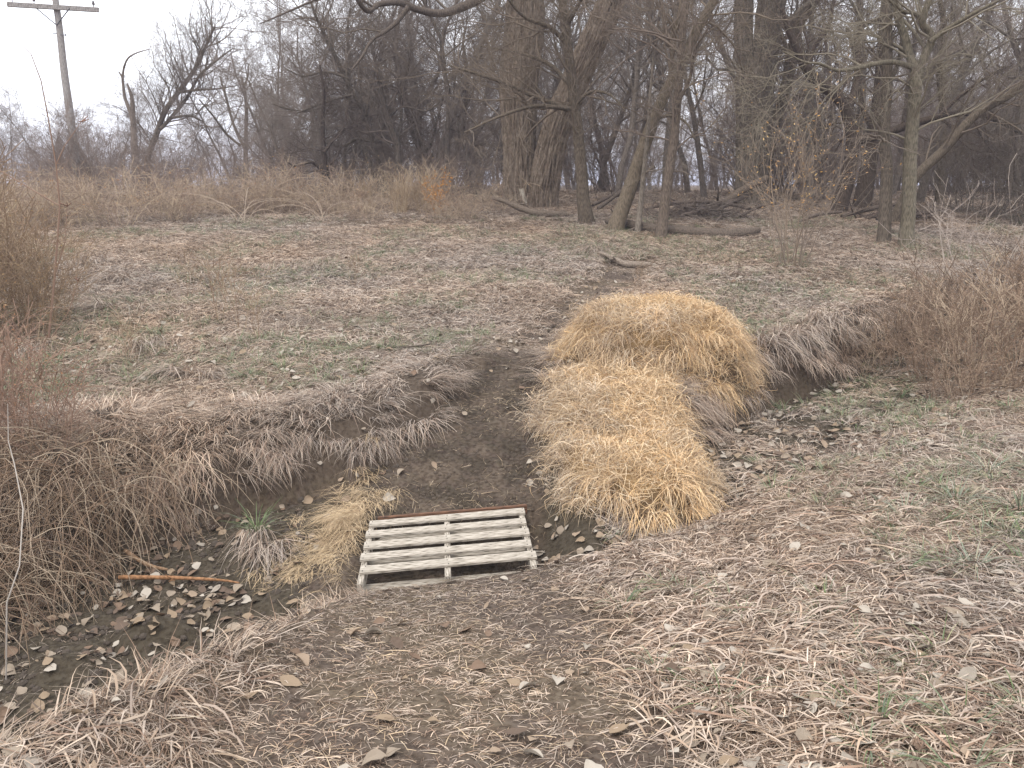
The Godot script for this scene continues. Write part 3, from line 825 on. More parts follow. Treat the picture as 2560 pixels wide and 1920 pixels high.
	"farfork": [[[-11.9,1.63,-38.0,0.125],[-11.9,2.92,-38.17,0.103],[-11.84,3.64,-38.18,0.093],[-11.68,4.9,-38.03,0.071],[-11.66,5.74,-37.85,0.06],[-11.73,6.21,-37.81,0.04]],[[-11.88,3.23,-38.0,0.072],[-12.43,4.25,-38.47,0.062],[-12.69,5.43,-38.5,0.051],[-12.92,6.31,-38.61,0.031]],[[-11.72,5.8,-38.0,0.051],[-11.53,6.24,-38.06,0.04],[-11.42,6.7,-37.9,0.024]],[[-12.04,3.33,-38.0,0.062],[-12.59,3.82,-37.93,0.051],[-12.96,4.56,-37.43,0.04],[-13.35,5.19,-37.01,0.024]]],
	"rightthin": [[[12.18,0.89,-24.0,0.132],[12.19,1.64,-24.14,0.119],[12.16,2.66,-24.23,0.111],[12.09,3.72,-24.26,0.104],[11.86,4.76,-24.25,0.09],[11.86,5.83,-24.25,0.076],[11.49,7.02,-24.3,0.05]]],
	"sapling": [[[2.74,0.72,-18.2,0.07],[2.78,1.05,-18.32,0.061],[2.82,1.45,-18.4,0.055],[2.87,2.1,-18.41,0.05],[2.91,2.8,-18.38,0.04],[2.92,3.54,-18.36,0.029],[2.97,4.28,-18.4,0.019]]],
}

# ---------- trees ----------
# one branch and all that grows from it: thick wood goes to limbs, thin wood to twigs
func grow(limbs: Shape, twigs: Shape, p: Vector3, dir: Vector3, long: float, r: float, level: int, how: Dictionary, col: Color) -> void:
	var steps := 5 if long > 1.2 else 3
	var pts := PackedVector3Array([p])
	var rad := PackedFloat32Array([r])
	var d := dir
	var wob: float = how.get("wobble", 0.22)
	for k in steps:
		d = (d + Vector3(rng.randfn(0, wob), rng.randfn(0, wob) + how.get("lift", 0.06), rng.randfn(0, wob))).normalized()
		p += d * long / steps
		pts.append(p)
		rad.append(maxf(0.0027, r * lerpf(1.0, 0.3, float(k + 1) / steps)))
	if r > how.get("thick", 0.02):
		limbs.tube(pts, rad, 7 if r > 0.07 else 5, col)
	else:
		twigs.tube(pts, rad, 3, col)
	if level <= 0:
		return
	var n: int = how.forks[level - 1]
	for k in n:
		var f := lerpf(0.18, 1.0, (k + rng.randf()) / n)
		var j := mini(int(f * steps), steps - 1)
		var at := pts[j].lerp(pts[j + 1], f * steps - j)
		var along := (pts[j + 1] - pts[j]).normalized()
		var side := along.cross(Vector3(rng.randfn(0, 1), rng.randfn(0, 1), rng.randfn(0, 1))).normalized()
		var open: float = rng.randf_range(0.45, 1.1) * how.get("open", 1.0)
		grow(limbs, twigs, at, (along * cos(open) + side * sin(open)).normalized(), long * rng.randf_range(0.4, 0.68) * lerpf(1.1, 0.75, f), maxf(0.0027, rad[j] * rng.randf_range(0.42, 0.62)), level - 1, how, col)

# a trunk with furrowed bark: long broken ridges stand out of its surface
func furrowed(pts: PackedVector3Array, rad: PackedFloat32Array, sides: int, deep: float, twist: float, col: Color, other: Color) -> Shape:
	var s := Shape.new()
	var fn := FastNoiseLite.new()
	fn.seed = 77
	fn.frequency = 1.0
	fn.fractal_octaves = 2
	var path := Curve3D.new()
	for k in pts.size():
		var before := pts[maxi(k - 1, 0)]
		var after := pts[mini(k + 1, pts.size() - 1)]
		path.add_point(pts[k], (before - after) / 6.0, (after - before) / 6.0)
	var total := path.get_baked_length()
	var rings := int(total / 0.07)
	var u := Vector3.RIGHT
	var lens := PackedFloat32Array([0.0])
	for k in pts.size() - 1:
		lens.append(lens[k] + pts[k].distance_to(pts[k + 1]))
	for j in rings + 1:
		var l := total * j / rings
		var p := path.sample_baked(l, true)
		var d := (path.sample_baked(minf(l + 0.1, total), true) - path.sample_baked(maxf(l - 0.1, 0.0), true)).normalized()
		u = (u - d * u.dot(d)).normalized()
		var w := d.cross(u)
		var q := 0
		while q < lens.size() - 2 and lens[q + 1] < l * lens[-1] / total: q += 1
		var r := lerpf(rad[q], rad[q + 1], clampf((l * lens[-1] / total - lens[q]) / (lens[q + 1] - lens[q]), 0.0, 1.0))
		for i in sides:
			var a := TAU * i / sides
			var b := a + twist * l
			var ridge := 1.0 - absf(fn.get_noise_3d(cos(b) * r * 13.0, l * 0.9, sin(b) * r * 13.0)) * 2.6
			var lump := fn.get_noise_3d(cos(b) * 1.2, l * 0.5, sin(b) * 1.2 + 40.0)
			var o := u * cos(a) + w * sin(a)
			s.v.append(p + o * (r * (1.0 + 0.06 * lump) + deep * clampf(ridge, -0.6, 1.0) - deep * 0.5))
			var pick := 0.5 + 0.7 * fn.get_noise_3d(cos(b) * r * 17.0 + 9.0, l * 1.6, sin(b) * r * 17.0)
			s.c.append(col.lerp(other, clampf(pick, 0.0, 1.0)))
	s.n.resize(s.v.size())
	for j in rings + 1:
		for i in sides:
			var at := j * sides + i
			var a := s.v[j * sides + (i + 1) % sides] - s.v[j * sides + (i + sides - 1) % sides]
			var b := s.v[mini(j + 1, rings) * sides + i] - s.v[maxi(j - 1, 0) * sides + i]
			s.n[at] = a.cross(b).normalized()
			if j < rings:
				var nx := j * sides + (i + 1) % sides
				s.t.append_array([at, at + sides, nx, nx, at + sides, nx + sides])
	return s

func smoothed(stem: Array, base: Vector3) -> Array:
	var path := Curve3D.new()
	for k in stem.size():
		var p := Vector3(stem[k][0], stem[k][1], stem[k][2]) - base
		var b: Array = stem[maxi(k - 1, 0)]
		var a: Array = stem[mini(k + 1, stem.size() - 1)]
		var h := (Vector3(a[0], a[1], a[2]) - Vector3(b[0], b[1], b[2])) / 6.0
		path.add_point(p, -h, h)
	var pts := PackedVector3Array()
	var rad := PackedFloat32Array()
	for k in stem.size() - 1:
		for f in [0.0, 0.33, 0.67]:
			pts.append(path.sample(k, f))
			rad.append(lerpf(stem[k][3], stem[k + 1][3], f))
	pts.append(path.sample(stem.size() - 1, 0.0))
	rad.append(stem[-1][3])
	return [pts, rad]

# a tree whose stems follow the lines in TREES; branches and twigs grow from those
func posed(key: String, called: String, label: String, how: Dictionary, group := "") -> Node3D:
	var stems: Array = TREES[key]
	var first: Array = stems[0][0]
	var base := Vector3(first[0], land(first[0], -first[2]), first[2])
	var o := thing(called, base, label, "tree", group)
	var col: Color = how.col
	var twigs := Shape.new()
	for k in stems.size():
		var s: Array = stems[k].duplicate(true)
		if k == 0 or how.get("stems", 1) > k:
			var low: Array = s[0].duplicate()
			low[0] += (s[0][0] - s[1][0]) * 0.2
			low[1] = minf(s[0][1] - 0.1, land(low[0], -low[2]) - 0.2)
			low[3] *= 1.55
			s.push_front(low)
		for q in s: q[3] *= how.get("thin", 1.0) * (how.get("limb_thin", 1.0) if k > 1 else 1.0)
		var line := smoothed(s, base)
		var pts: PackedVector3Array = line[0]
		var rad: PackedFloat32Array = line[1]
		var shape: Shape
		if how.has("furrow") and (k == 0 or how.get("rough", 1) > k):
			shape = furrowed(pts, rad, how.get("sides", 72), how.furrow, 0.05, col, how.other)
		else:
			shape = Shape.new()
			shape.tube(pts, rad, 12 if rad[0] > 0.1 else 8, how.get("limb_col", col) if k > 0 else col)
		part("trunk" if k == 0 or how.get("stems", 1) > k else "limb", shape.mesh(), M.bark, o)
		# side branches
		var total := 0.0
		for q in pts.size() - 1: total += pts[q].distance_to(pts[q + 1])
		var n := int(total * how.get("per_metre", 2.0))
		for q in n:
			var f := lerpf(how.get("from", 0.35) if k == 0 or how.get("stems", 1) > k else 0.12, 1.0, (q + rng.randf()) / n)
			var at := f * (pts.size() - 1)
			var i := mini(int(at), pts.size() - 2)
			var p := pts[i].lerp(pts[i + 1], at - i)
			var along := (pts[i + 1] - pts[i]).normalized()
			var a := rng.randf() * TAU
			var side := along.cross(Vector3(cos(a), 0.2, sin(a))).normalized()
			var open := rng.randf_range(0.6, 1.25)
			var long: float = rng.randf_range(how.reach[0], how.reach[1]) * lerpf(1.0, 0.7, f)
			var branches := Shape.new()
			grow(branches, twigs, p, (along * cos(open) + side * sin(open)).normalized(), long, minf(rad[i] * 0.5, rng.randf_range(0.008, 0.011) * (1.0 + long)), how.get("levels", 2), how, how.get("twig_col", col))
			if branches.v.size():
				part("branch", branches.mesh(), M.twig, o)
	if twigs.v.size():
		tag(part("crown", twigs.mesh(), M.twig, o), "", "", "", "stuff")
	return o

# a wood tree with trunk, limbs and crown, from its height and lean
func wild(called: String, label: String, group: String, tall: float, r: float, lean: float, how: Dictionary) -> Node3D:
	var o := thing(called, Vector3.ZERO, label, "tree", group)
	o.set_meta("stem", called)
	var col: Color = how.col
	var trunk := Shape.new()
	var limbs := Shape.new()
	var twigs := Shape.new()
	var pts := PackedVector3Array([Vector3(0, -0.3, 0)])
	var rad := PackedFloat32Array([r * 1.25])
	var p := Vector3(0, 0, 0)
	var d := Vector3(lean, 1, 0).normalized()
	var steps := 12
	for k in steps + 1:
		pts.append(p)
		rad.append(r * lerpf(1.0, 0.16, pow(float(k) / steps, 0.9)))
		d = (d + Vector3(rng.randfn(0, 0.1), 0.02, rng.randfn(0, 0.1))).normalized()
		p += d * tall / steps
	trunk.tube(pts, rad, 9, col)
	part("trunk", trunk.mesh(), M.bark, o)
	var n: int = how.mains
	for k in n:
		var f := lerpf(how.get("from", 0.2), 0.98, (k + rng.randf()) / n)
		var at := 1.0 + f * steps
		var i := mini(int(at), pts.size() - 2)
		var q := pts[i].lerp(pts[i + 1], at - i)
		var along := (pts[i + 1] - pts[i]).normalized()
		var a := k * 2.4 + rng.randf()
		var side := (Vector3(cos(a), 0, sin(a)) - along * along.dot(Vector3(cos(a), 0, sin(a)))).normalized()
		var open := rng.randf_range(0.55, 1.15)
		grow(limbs, twigs, q, (along * cos(open) + side * sin(open)).normalized(), tall * rng.randf_range(0.22, 0.42) * lerpf(1.0, 0.55, f), rad[i] * rng.randf_range(0.4, 0.6), 3, how, col)
	tag(part("limbs", limbs.mesh(), M.bark, o), "", "", "", "stuff")
	tag(part("crown", twigs.mesh(), M.twig, o), "", "", "", "stuff")
	return o

# stems that spring from one root: shrubs, thickets and weeds
func shrub(called: String, label: String, category: String, group: String, stems: int, tall: float, wide: float, r: float, how: Dictionary) -> Node3D:
	var o := thing(called, Vector3.ZERO, label, category, group)
	o.set_meta("stem", called)
	var wood := Shape.new()
	var leaves := Shape.new()
	for k in stems:
		var a := rng.randf() * TAU
		var at := Vector3(cos(a), 0, sin(a)) * wide * 0.25 * sqrt(rng.randf()) + Vector3(0, -0.04, 0)
		var tilt: float = rng.randf_range(0.05, how.get("tilt", 0.5))
		var dir := (Vector3.UP + Vector3(cos(a), 0, sin(a)) * tilt).normalized()
		var first := wood.v.size()
		var c: Color = how.cols[rng.randi() % how.cols.size()]
		grow(wood, wood, at, dir, tall * rng.randf_range(0.55, 1.0), r * rng.randf_range(0.7, 1.2), how.get("levels", 2), how, c)
		if how.has("leaves"):
			var lo: float = how.get("leaf_from", 0.3) * tall
			for q in range(first, wood.v.size(), 3):
				var pv := wood.v[q]
				if pv.y > lo and rng.randf() < how.leaves:
					var b := Basis.from_euler(Vector3(rng.randf() * TAU, rng.randf() * TAU, rng.randf() * TAU))
					var sz: float = rng.randf_range(0.6, 1.2) * how.leaf_size
					var lc: Color = how.leaf_cols[rng.randi() % how.leaf_cols.size()]
					leaves.quad(pv, pv + b.x * sz + b.z * sz * 0.35, pv + b.x * sz * 2.0, pv + b.x * sz - b.z * sz * 0.35, b.y, lc)
	part("stems", wood.mesh(), M.twig, o)
	if leaves.v.size():
		tag(part("leaves", leaves.mesh(), M.leaf, o), "", "", "", "stuff")
	return o

func set_down(o: Node3D, x: float, d: float, turn := 0.0, size := 1.0) -> Node3D:
	o.position = Vector3(x, land(x, d), -d)
	o.rotation.y = turn
	o.scale = Vector3.ONE * size
	return o

# ---------- things ----------
func build_pallet() -> void:
	var o := thing("wooden_pallet", Vector3(-0.47, -0.85, -5.53), "weathered grey wooden pallet bridging the ditch on the footpath", "pallet")
	o.rotation = Vector3(0.0, 0.082, 0.055)
	var nail_mesh := CylinderMesh.new()
	nail_mesh.top_radius = 0.0045
	nail_mesh.bottom_radius = 0.0045
	nail_mesh.height = 0.006
	nail_mesh.radial_segments = 8
	nail_mesh.rings = 1
	var spots := [-0.41, -0.215, -0.02, 0.175, 0.37]
	for k in 5:
		var s := Shape.new()
		var w: float = [0.1, 0.102, 0.11, 0.108, 0.104][k]
		s.board(Transform3D(), Vector3(1.2, 0.02, w), 0.003)
		var slat := part("slat", s.mesh(), M.wood, o)
		slat.position = Vector3([0.006, -0.004, 0.0, -0.006, 0.01][k], 0.0, spots[k])
		slat.rotation = Vector3(rng.randf_range(-0.02, 0.02), [0.006, -0.004, 0.003, -0.006, 0.004][k], 0)
		for x in [-0.575, 0.0, 0.575]:
			for q in [-0.28, 0.28]:
				var nl := part("nail", nail_mesh, M.nail, slat)
				nl.position = Vector3(x + rng.randf_range(-0.012, 0.012), 0.009, q * w + rng.randf_range(-0.008, 0.008))
	for x in [-0.577, 0.0, 0.577]:
		var s := Shape.new()
		s.board(Transform3D(), Vector3(0.04, 0.09, 1.0), 0.003)
		var st := part("stringer", s.mesh(), M.wood_lengthwise, o)
		st.position = Vector3(x, -0.0562, 0.045)
	for z in [-0.38, 0.02, 0.42]:
		var s := Shape.new()
		s.board(Transform3D(), Vector3(1.2, 0.018, 0.09), 0.003)
		var sl := part("bottom_slat", s.mesh(), M.wood, o)
		sl.position = Vector3(0, -0.1115, z)
	# the board that holds the earth behind the pallet
	var p := Shape.new()
	p.board(Transform3D(), Vector3(1.17, 0.2, 0.032), 0.004)
	var plank := part("retaining_plank", p.mesh(), M.brown_wood)
	tag(plank, "rusty brown plank on edge behind the pallet, muddy earth piled behind", "plank")
	plank.position = Vector3(-0.46, -0.938, -6.05)
	plank.rotation = Vector3(-0.06, 0.082, 0.055)

func build_pole() -> void:
	var o := thing("utility_pole", Vector3(-13.3, land(-13.3, 26.0), -26.0), "tall grey wooden utility pole with a crossarm behind the brush", "utility pole")
	o.rotation.z = 0.004
	var s := Shape.new()
	var pts := PackedVector3Array()
	var rad := PackedFloat32Array()
	for k in 13:
		pts.append(Vector3(0.012 * sin(k * 1.3), -0.6 + k * 0.528, 0.01 * cos(k)))
		rad.append(lerpf(0.14, 0.09, k / 12.0))
	s.tube(pts, rad, 14, Color.WHITE)
	part("pole", s.mesh(), M.pole, o)
	var arm := Shape.new()
	arm.board(Transform3D(), Vector3(2.4, 0.13, 0.1), 0.006)
	var cross := part("crossarm", arm.mesh(), M.pole, o)
	cross.position = Vector3(0.0, 5.5, 0.155)
	cross.rotation = Vector3(0, 0.3, -0.01)
	for side in [-1.0, 1.0]:
		var b := Shape.new()
		b.tube(PackedVector3Array([Vector3(side * 0.48, 5.46, 0.2), Vector3(0.0, 5.02, 0.12)]), PackedFloat32Array([0.017, 0.017]), 6, Color.WHITE)
		part("brace", b.mesh(), M.steel, o)
	for x in [1.06, -1.06, -0.5]:
		var ins := Shape.new()
		ins.tube(PackedVector3Array([Vector3(x, 0.05, 0), Vector3(x, 0.12, 0), Vector3(x, 0.14, 0), Vector3(x, 0.18, 0), Vector3(x, 0.19, 0), Vector3(x, 0.23, 0)]), PackedFloat32Array([0.014, 0.014, 0.045, 0.04, 0.03, 0.034]), 10, Color.WHITE)
		part("insulator", ins.mesh(), M.porcelain, cross)
	for q in [[0.16, 4.78], [-0.13, 4.82]]:
		var bolt := Shape.new()
		bolt.tube(PackedVector3Array([Vector3(0, q[1], 0.06), Vector3(q[0], q[1] - 0.02, 0.06), Vector3(q[0] * 1.3, q[1] - 0.02, 0.06)]), PackedFloat32Array([0.012, 0.012, 0.035 if q[0] > 0 else 0.014]), 6, Color.WHITE)
		part("bolt", bolt.mesh(), M.steel, o)

# a fallen length of wood along points [x, d, lift, radius]
func timber(called: String, line: Array, col: Color, label: String, category: String, stubs := 3, group := "") -> Node3D:
	var first: Array = line[0]
	var base := on_ground(first[0], first[1])
	var o := thing(called, base, label, category, group)
	var stem := []
	for q in line:
		var g := on_ground(q[0], q[1], q[2])
		stem.append([g.x, g.y, g.z, q[3]])
	var sm := smoothed(stem, base)
	for k in sm[1].size(): sm[1][k] *= rng.randf_range(0.88, 1.1)
	var s := Shape.new()
	s.tube(sm[0], sm[1], 10, col)
	part("trunk" if category == "log" else "stem", s.mesh(), M.timber, o)
	var pts: PackedVector3Array = sm[0]
	for k in stubs:
		var b := Shape.new()
		var i := rng.randi_range(1, pts.size() - 2)
		var dir := Vector3(rng.randfn(0, 0.8), rng.randf_range(0.05, 0.7), rng.randfn(0, 0.8)).normalized()
		grow(b, b, pts[i], dir, rng.randf_range(0.3, 0.9) * clampf(first[3] * 14.0, 0.25, 1.2), sm[1][i] * 0.42, 1, {"forks": [2], "wobble": 0.25, "thick": 0.0}, col)
		part("branch", b.mesh(), M.timber, o)
	return o

func fallen_leaves() -> void:
	var cols := [Color(0.26, 0.21, 0.16), Color(0.37, 0.325, 0.27), Color(0.25, 0.185, 0.125), Color(0.17, 0.115, 0.08), Color(0.29, 0.25, 0.205), Color(0.28, 0.21, 0.15), Color(0.12, 0.085, 0.063)]
	var words := ["dull tan", "bleached whitish", "light brown", "dark brown", "pale grey", "buff", "blackish brown"]
	var meshes := []
	for k in 9:
		meshes.append(leaf_mesh(rng.randf_range(-0.6, 0.8), rng.randf_range(-0.25, 0.5), rng.randf_range(0.055, 0.085), rng.randf_range(0.04, 0.068)))
	var mats := []
	for c in cols:
		var m := StandardMaterial3D.new()
		m.albedo_color = c.linear_to_srgb()
		m.roughness = 0.8
		m.metallic_specular = 0.3
		m.backlight_enabled = true
		m.backlight = Color(0.25, 0.25, 0.25)
		mats.append(m)
	var near := 0
	var rest := []
	for me in meshes:
		var c := Copies.new()
		c.mesh = me
		rest.append(c)
	var tries := 0
	while tries < 26000:
		tries += 1
		var d := 1.9 + 15.5 * pow(rng.randf(), 1.25) if tries < 22000 else rng.randf_range(17.0, 30.0)
		var x := rng.randf_range(-1.0, 1.0) * (half_view(d) - 0.6)
		if on_pallet(x, d, 0.02): continue
		var z := zone(x, d) if d < 16.0 else [0.0, 0.0, 0.0, 0.0, 0.0, 0.0, 0.0, 0.0]
		var chance := 0.28
		if z[1] > 0.5: chance = 0.9 if x > 1.4 or rough_noise.get_noise_2d(x * 90.0, d * 90.0) > -0.1 else 0.25
		elif z[0] > 0.4: chance = 0.045
		if z[1] > 0.5 and x > -1.7 and x < 0.4 and d > 6.0: chance = 0.06
		if z[3] > 0.03: chance = 0.06
		elif z[2] > 0.4: chance = 0.1
		elif z[4] > 0.5: chance = 0.14 if x > 0.6 else 0.05
		elif x > 3.0: chance = 0.5
		if rng.randf() > chance: continue
		var nn := (slope(x, d) + Vector3(rng.randfn(0, 0.35), 0, rng.randfn(0, 0.35))).normalized()
		var lift := 0.012 if z[1] > 0.5 or z[0] > 0.4 or z[5] > 0.4 else 0.025
		var o := on_ground(x, d, lift + 0.012 * rng.randf())
		var pick := rng.randi() % cols.size()
		if ((z[4] > 0.5 and x > 0.6) or d > 8.5) and rng.randf() < 0.5: pick = [1, 4, 0][rng.randi() % 3]
		if z[1] > 0.5 and x < 0.0 and rng.randf() < 0.6: pick = [0, 3, 6, 2][rng.randi() % 4]
		var b := turned(nn, rng.randf() * TAU, rng.randf_range(0.5, 1.3))
		var which := rng.randi() % meshes.size()
		if near < 270 and d < 6.2:
			near += 1
			var spot := "in the ditch bottom" if z[1] > 0.5 else "on the muddy path" if z[0] > 0.4 else "on the trodden dirt path" if z[5] > 0.4 else "on the ditch bank" if z[4] < 0.5 else "on the matted grass beside the path"
			var leaf := part("fallen_leaf", meshes[which], mats[pick])
			leaf.transform = Transform3D(b, o)
			tag(leaf, "%s curled dry leaf lying %s" % [words[pick], spot], "leaf", "fallen cottonwood leaves near the pallet")
		else:
			rest[which].put(b, o, cols[pick])
	strewn("scattered_leaves", rest, M.leaf, "pale dry leaves scattered thinly over meadow, ditch and wood floor", "leaves")

func _ready() -> void:
	rng.seed = 20240
	rough_noise.seed = 5
	fine_noise.seed = 6
	fine_noise.frequency = 0.03
	patch_noise.seed = 7
	# camera, sky, light
	var cam := Camera3D.new()
	cam.name = "camera"
	add_child(cam)
	cam.position = Vector3(0, 1.65, 0)
	cam.rotation_degrees = Vector3(-13.6, 0, 0)
	cam.fov = 50.0
	cam.near = 0.05
	cam.far = 4000.0
	cam.current = true
	var we := WorldEnvironment.new()
	we.name = "surroundings"
	var env := Environment.new()
	env.background_mode = Environment.BG_SKY
	var sky := Sky.new()
	var sm := ProceduralSkyMaterial.new()
	sm.sky_top_color = Color(0.97, 0.98, 1.0)
	sm.sky_horizon_color = Color(0.86, 0.87, 0.9)
	sm.ground_bottom_color = Color(0.3, 0.27, 0.23)
	sm.ground_horizon_color = Color(0.6, 0.58, 0.56)
	sm.sky_energy_multiplier = 1.25
	sky.sky_material = sm
	env.sky = sky
	env.tonemap_mode = Environment.TONE_MAPPER_LINEAR
	env.tonemap_exposure = 1.45
	env.sdfgi_enabled = true
	env.ssao_enabled = true
	env.ssil_enabled = true
	env.fog_enabled = true
	env.fog_density = 0.0013
	env.fog_light_color = Color(0.86, 0.87, 0.95)
	we.environment = env
	add_child(we)
	var sun := DirectionalLight3D.new()
	sun.name = "veiled_sun"
	sun.light_energy = 0.4
	sun.light_angular_distance = 14.0
	sun.light_color = Color(1.0, 0.97, 0.93)
	sun.shadow_enabled = true
	sun.rotation_degrees = Vector3(-58, -35, 0)
	add_child(sun)

	make_materials()
	keep_heights()
	build_ground()
	print("ground ", Time.get_ticks_msec())
	sow()
	golden("golden_mound", MOUNDS[0], "big rounded mound of golden straw coloured grass above the ditch", 170.0)
	golden("golden_saddle", MOUNDS[2], "flattened golden grass filling the dip between the two golden mounds", 150.0)
	golden("golden_clump", MOUNDS[1], "lower lobe of golden grass between pallet and big golden mound", 160.0)
	print("grass ", Time.get_ticks_msec())
	plant_trees()
	print("trees ", Time.get_ticks_msec())
	plant_brush()
	print("brush ", Time.get_ticks_msec())
	build_pallet()
	build_pole()
	lay_timber()
	fallen_leaves()
	print("done ", Time.get_ticks_msec())

const GREYBROWN := Color(0.15, 0.118, 0.095)
func plant_trees() -> void:
	var twiggy := {"col": Color(0.17, 0.135, 0.105), "forks": [8, 7, 6], "per_metre": 2.8, "reach": [0.9, 2.6], "levels": 2, "lift": 0.03}
	var old := posed("forked", "forked_cottonwood", "massive old cottonwood with two furrowed trunks splitting near the ground", {"col": Color(0.31, 0.25, 0.2), "other": Color(0.17, 0.125, 0.095), "furrow": 0.055, "rough": 2, "stems": 2, "sides": 140, "limb_thin": 0.78, "limb_col": Color(0.15, 0.12, 0.1), "forks": [8, 7, 5], "per_metre": 1.3, "reach": [1.2, 3.2], "levels": 2, "from": 0.5, "twig_col": Color(0.14, 0.11, 0.09)})
	var scar := Shape.new()
	scar.board(Transform3D(Basis.from_euler(Vector3(-0.12, -0.2, 0.25)), Vector3(0.3, 1.3, -23.12) - old.position), Vector3(0.17, 0.55, 0.1), 0.045)
	tag(part("bare_wood_scar", scar.mesh(), M.wood_lengthwise, old), "pale grey patch of bare wood at the trunk's foot")
	posed("thick", "thick_cottonwood", "thick grey cottonwood trunk splitting into two upright stems behind orange shrub", {"col": Color(0.22, 0.185, 0.155), "other": Color(0.15, 0.12, 0.095), "furrow": 0.04, "rough": 3, "sides": 130, "forks": [5, 5, 5], "per_metre": 1.4, "reach": [1.2, 3.0], "levels": 2, "from": 0.6, "twig_col": Color(0.14, 0.11, 0.09)})
	posed("front", "slender_tree", "slender upright tree with long side branches before the massive forked trunk", twiggy.merged({"from": 0.4}))
	posed("leaning", "leaning_tree", "smooth trunk leaning strongly beside the fallen log", twiggy.merged({"col": Color(0.21, 0.165, 0.125), "from": 0.5}, true))
	posed("slim", "slim_tree", "slim straight tree rising behind the end of the fallen log", twiggy.merged({"col": Color(0.18, 0.14, 0.11), "from": 0.35}, true))
	posed("sapling", "pale_sapling", "pale thin sapling standing between the leaning trunk and slim tree", twiggy.merged({"col": Color(0.25, 0.21, 0.175), "from": 0.3, "per_metre": 2.0, "reach": [0.4, 1.2]}, true))
	posed("behind", "slanting_tree", "dark slanting stem close behind the thick grey trunk", twiggy.merged({"per_metre": 2.0}))
	posed("crooked", "crooked_tree", "dark crooked tree arching over with a long level limb", twiggy.merged({"col": Color(0.11, 0.085, 0.07), "per_metre": 2.4, "from": 0.4}, true))
	posed("stout", "stout_tree", "stout dark trunk leaning beside the crooked arching tree", twiggy.merged({"col": Color(0.13, 0.1, 0.08), "from": 0.4}, true))
	posed("twina", "straight_tree", "straight unforked one of two slim trees standing close together", twiggy.merged({"col": Color(0.19, 0.155, 0.125), "from": 0.45}, true))
	posed("twinb", "mossy_forked_tree", "slim tree forking into mossy grey branches beside its straight neighbour", twiggy.merged({"col": Color(0.22, 0.19, 0.145), "from": 0.6, "per_metre": 3.0}, true))
	posed("diagonal", "slanted_sapling", "thin trunk slanting diagonally behind the two slim trees", twiggy.merged({"from": 0.3}))
	posed("rightthin", "thin_tree", "thin upright trunk crossed by the long level limb", twiggy.merged({"from": 0.3}))
	posed("lefta", "bowed_tree", "bowed tree with long limbs reaching out at the edge of the wood", twiggy.merged({"thin": 0.75, "per_metre": 4.6, "reach": [1.2, 3.2], "col": Color(0.2, 0.165, 0.138)}, true))
	posed("leftb", "wiry_tree", "wiry many branched tree beside the bowed tree", twiggy.merged({"thin": 0.75, "per_metre": 4.6, "reach": [1.2, 3.2], "col": Color(0.19, 0.158, 0.133)}, true))
	posed("leftc", "forking_tree", "dark tree forking low, rising over tall dry grass", twiggy.merged({"thin": 0.8, "per_metre": 4.2, "reach": [1.0, 2.8], "col": Color(0.17, 0.14, 0.118)}, true))
	posed("leftd", "broad_leaning_tree", "broad trunk leaning away from the massive forked cottonwood", twiggy.merged({"thin": 0.85, "per_metre": 3.8, "reach": [1.2, 3.0], "col": Color(0.2, 0.167, 0.14)}, true))
	posed("lefte", "dark_sapling", "small dark sapling with thin drooping branches at the meadow edge", twiggy.merged({"per_metre": 3.0, "reach": [0.6, 1.8], "from": 0.2, "col": Color(0.1, 0.075, 0.065)}, true))
	posed("farlean", "slanting_willow", "bare tree leaning far over against the open sky", twiggy.merged({"thin": 0.72, "per_metre": 5.5, "reach": [1.2, 3.8], "from": 0.2, "lift": 0.1}, true))
	posed("snag", "dead_snag", "broken dead snag with a hooked top against the sky", {"col": Color(0.26, 0.21, 0.18), "forks": [1], "per_metre": 0.15, "reach": [0.4, 1.0], "levels": 1})
	posed("farfork", "spindly_tree", "spindly forked tree standing alone against the sky", twiggy.merged({"per_metre": 1.7, "reach": [1.0, 2.6], "from": 0.25}, true))

	# the wood: a few kinds of trees, each stood up many times
	var kinds := []
	var g := "bare trees of the wood"
	kinds.append(wild("young_elm", "slender bare tree with a dense haze of twigs in the wood", g, 11.0, 0.1, 0.12, {"col": Color(0.245, 0.205, 0.178), "mains": 17, "forks": [9, 7, 6], "from": 0.2, "thick": 0.018}))
	kinds.append(wild("bare_hackberry", "grey bare tree with wide spreading limbs in the wood", g, 12.5, 0.125, -0.1, {"col": Color(0.26, 0.222, 0.193), "mains": 15, "forks": [9, 7, 6], "from": 0.25, "thick": 0.02, "wobble": 0.28}))
	kinds.append(wild("tall_ash", "tall straight bare trunk with high branches in the wood", g, 15.0, 0.145, 0.03, {"col": Color(0.25, 0.213, 0.186), "mains": 16, "forks": [9, 7, 5], "from": 0.34, "thick": 0.02}))
	kinds.append(wild("thin_pole_tree", "thin dark pole-like tree among larger trunks in the wood", g, 9.5, 0.075, 0.16, {"col": Color(0.21, 0.175, 0.15), "mains": 15, "forks": [9, 7, 5], "from": 0.25, "thick": 0.016}))
	kinds.append(wild("tangled_mulberry", "low tangled bare tree branching from its foot in the wood", g, 7.5, 0.12, -0.3, {"col": Color(0.24, 0.198, 0.172), "mains": 16, "forks": [9, 7, 6], "from": 0.06, "thick": 0.018, "wobble": 0.3, "open": 1.1}))
	var spots := []
	var tries := 0
	while spots.size() < 84 and tries < 4000:
		tries += 1
		var d := 25.5 + 46.0 * pow(rng.randf(), 1.1)
		var x := rng.randf_range(-0.3, 0.72) * d
		if x < -0.22 * d and d < 30.0: continue
		var ok := true
		for s in spots:
			if Vector2(s.x - x, s.y - d).length() < 1.35: ok = false
		if ok: spots.append(Vector2(x, d))
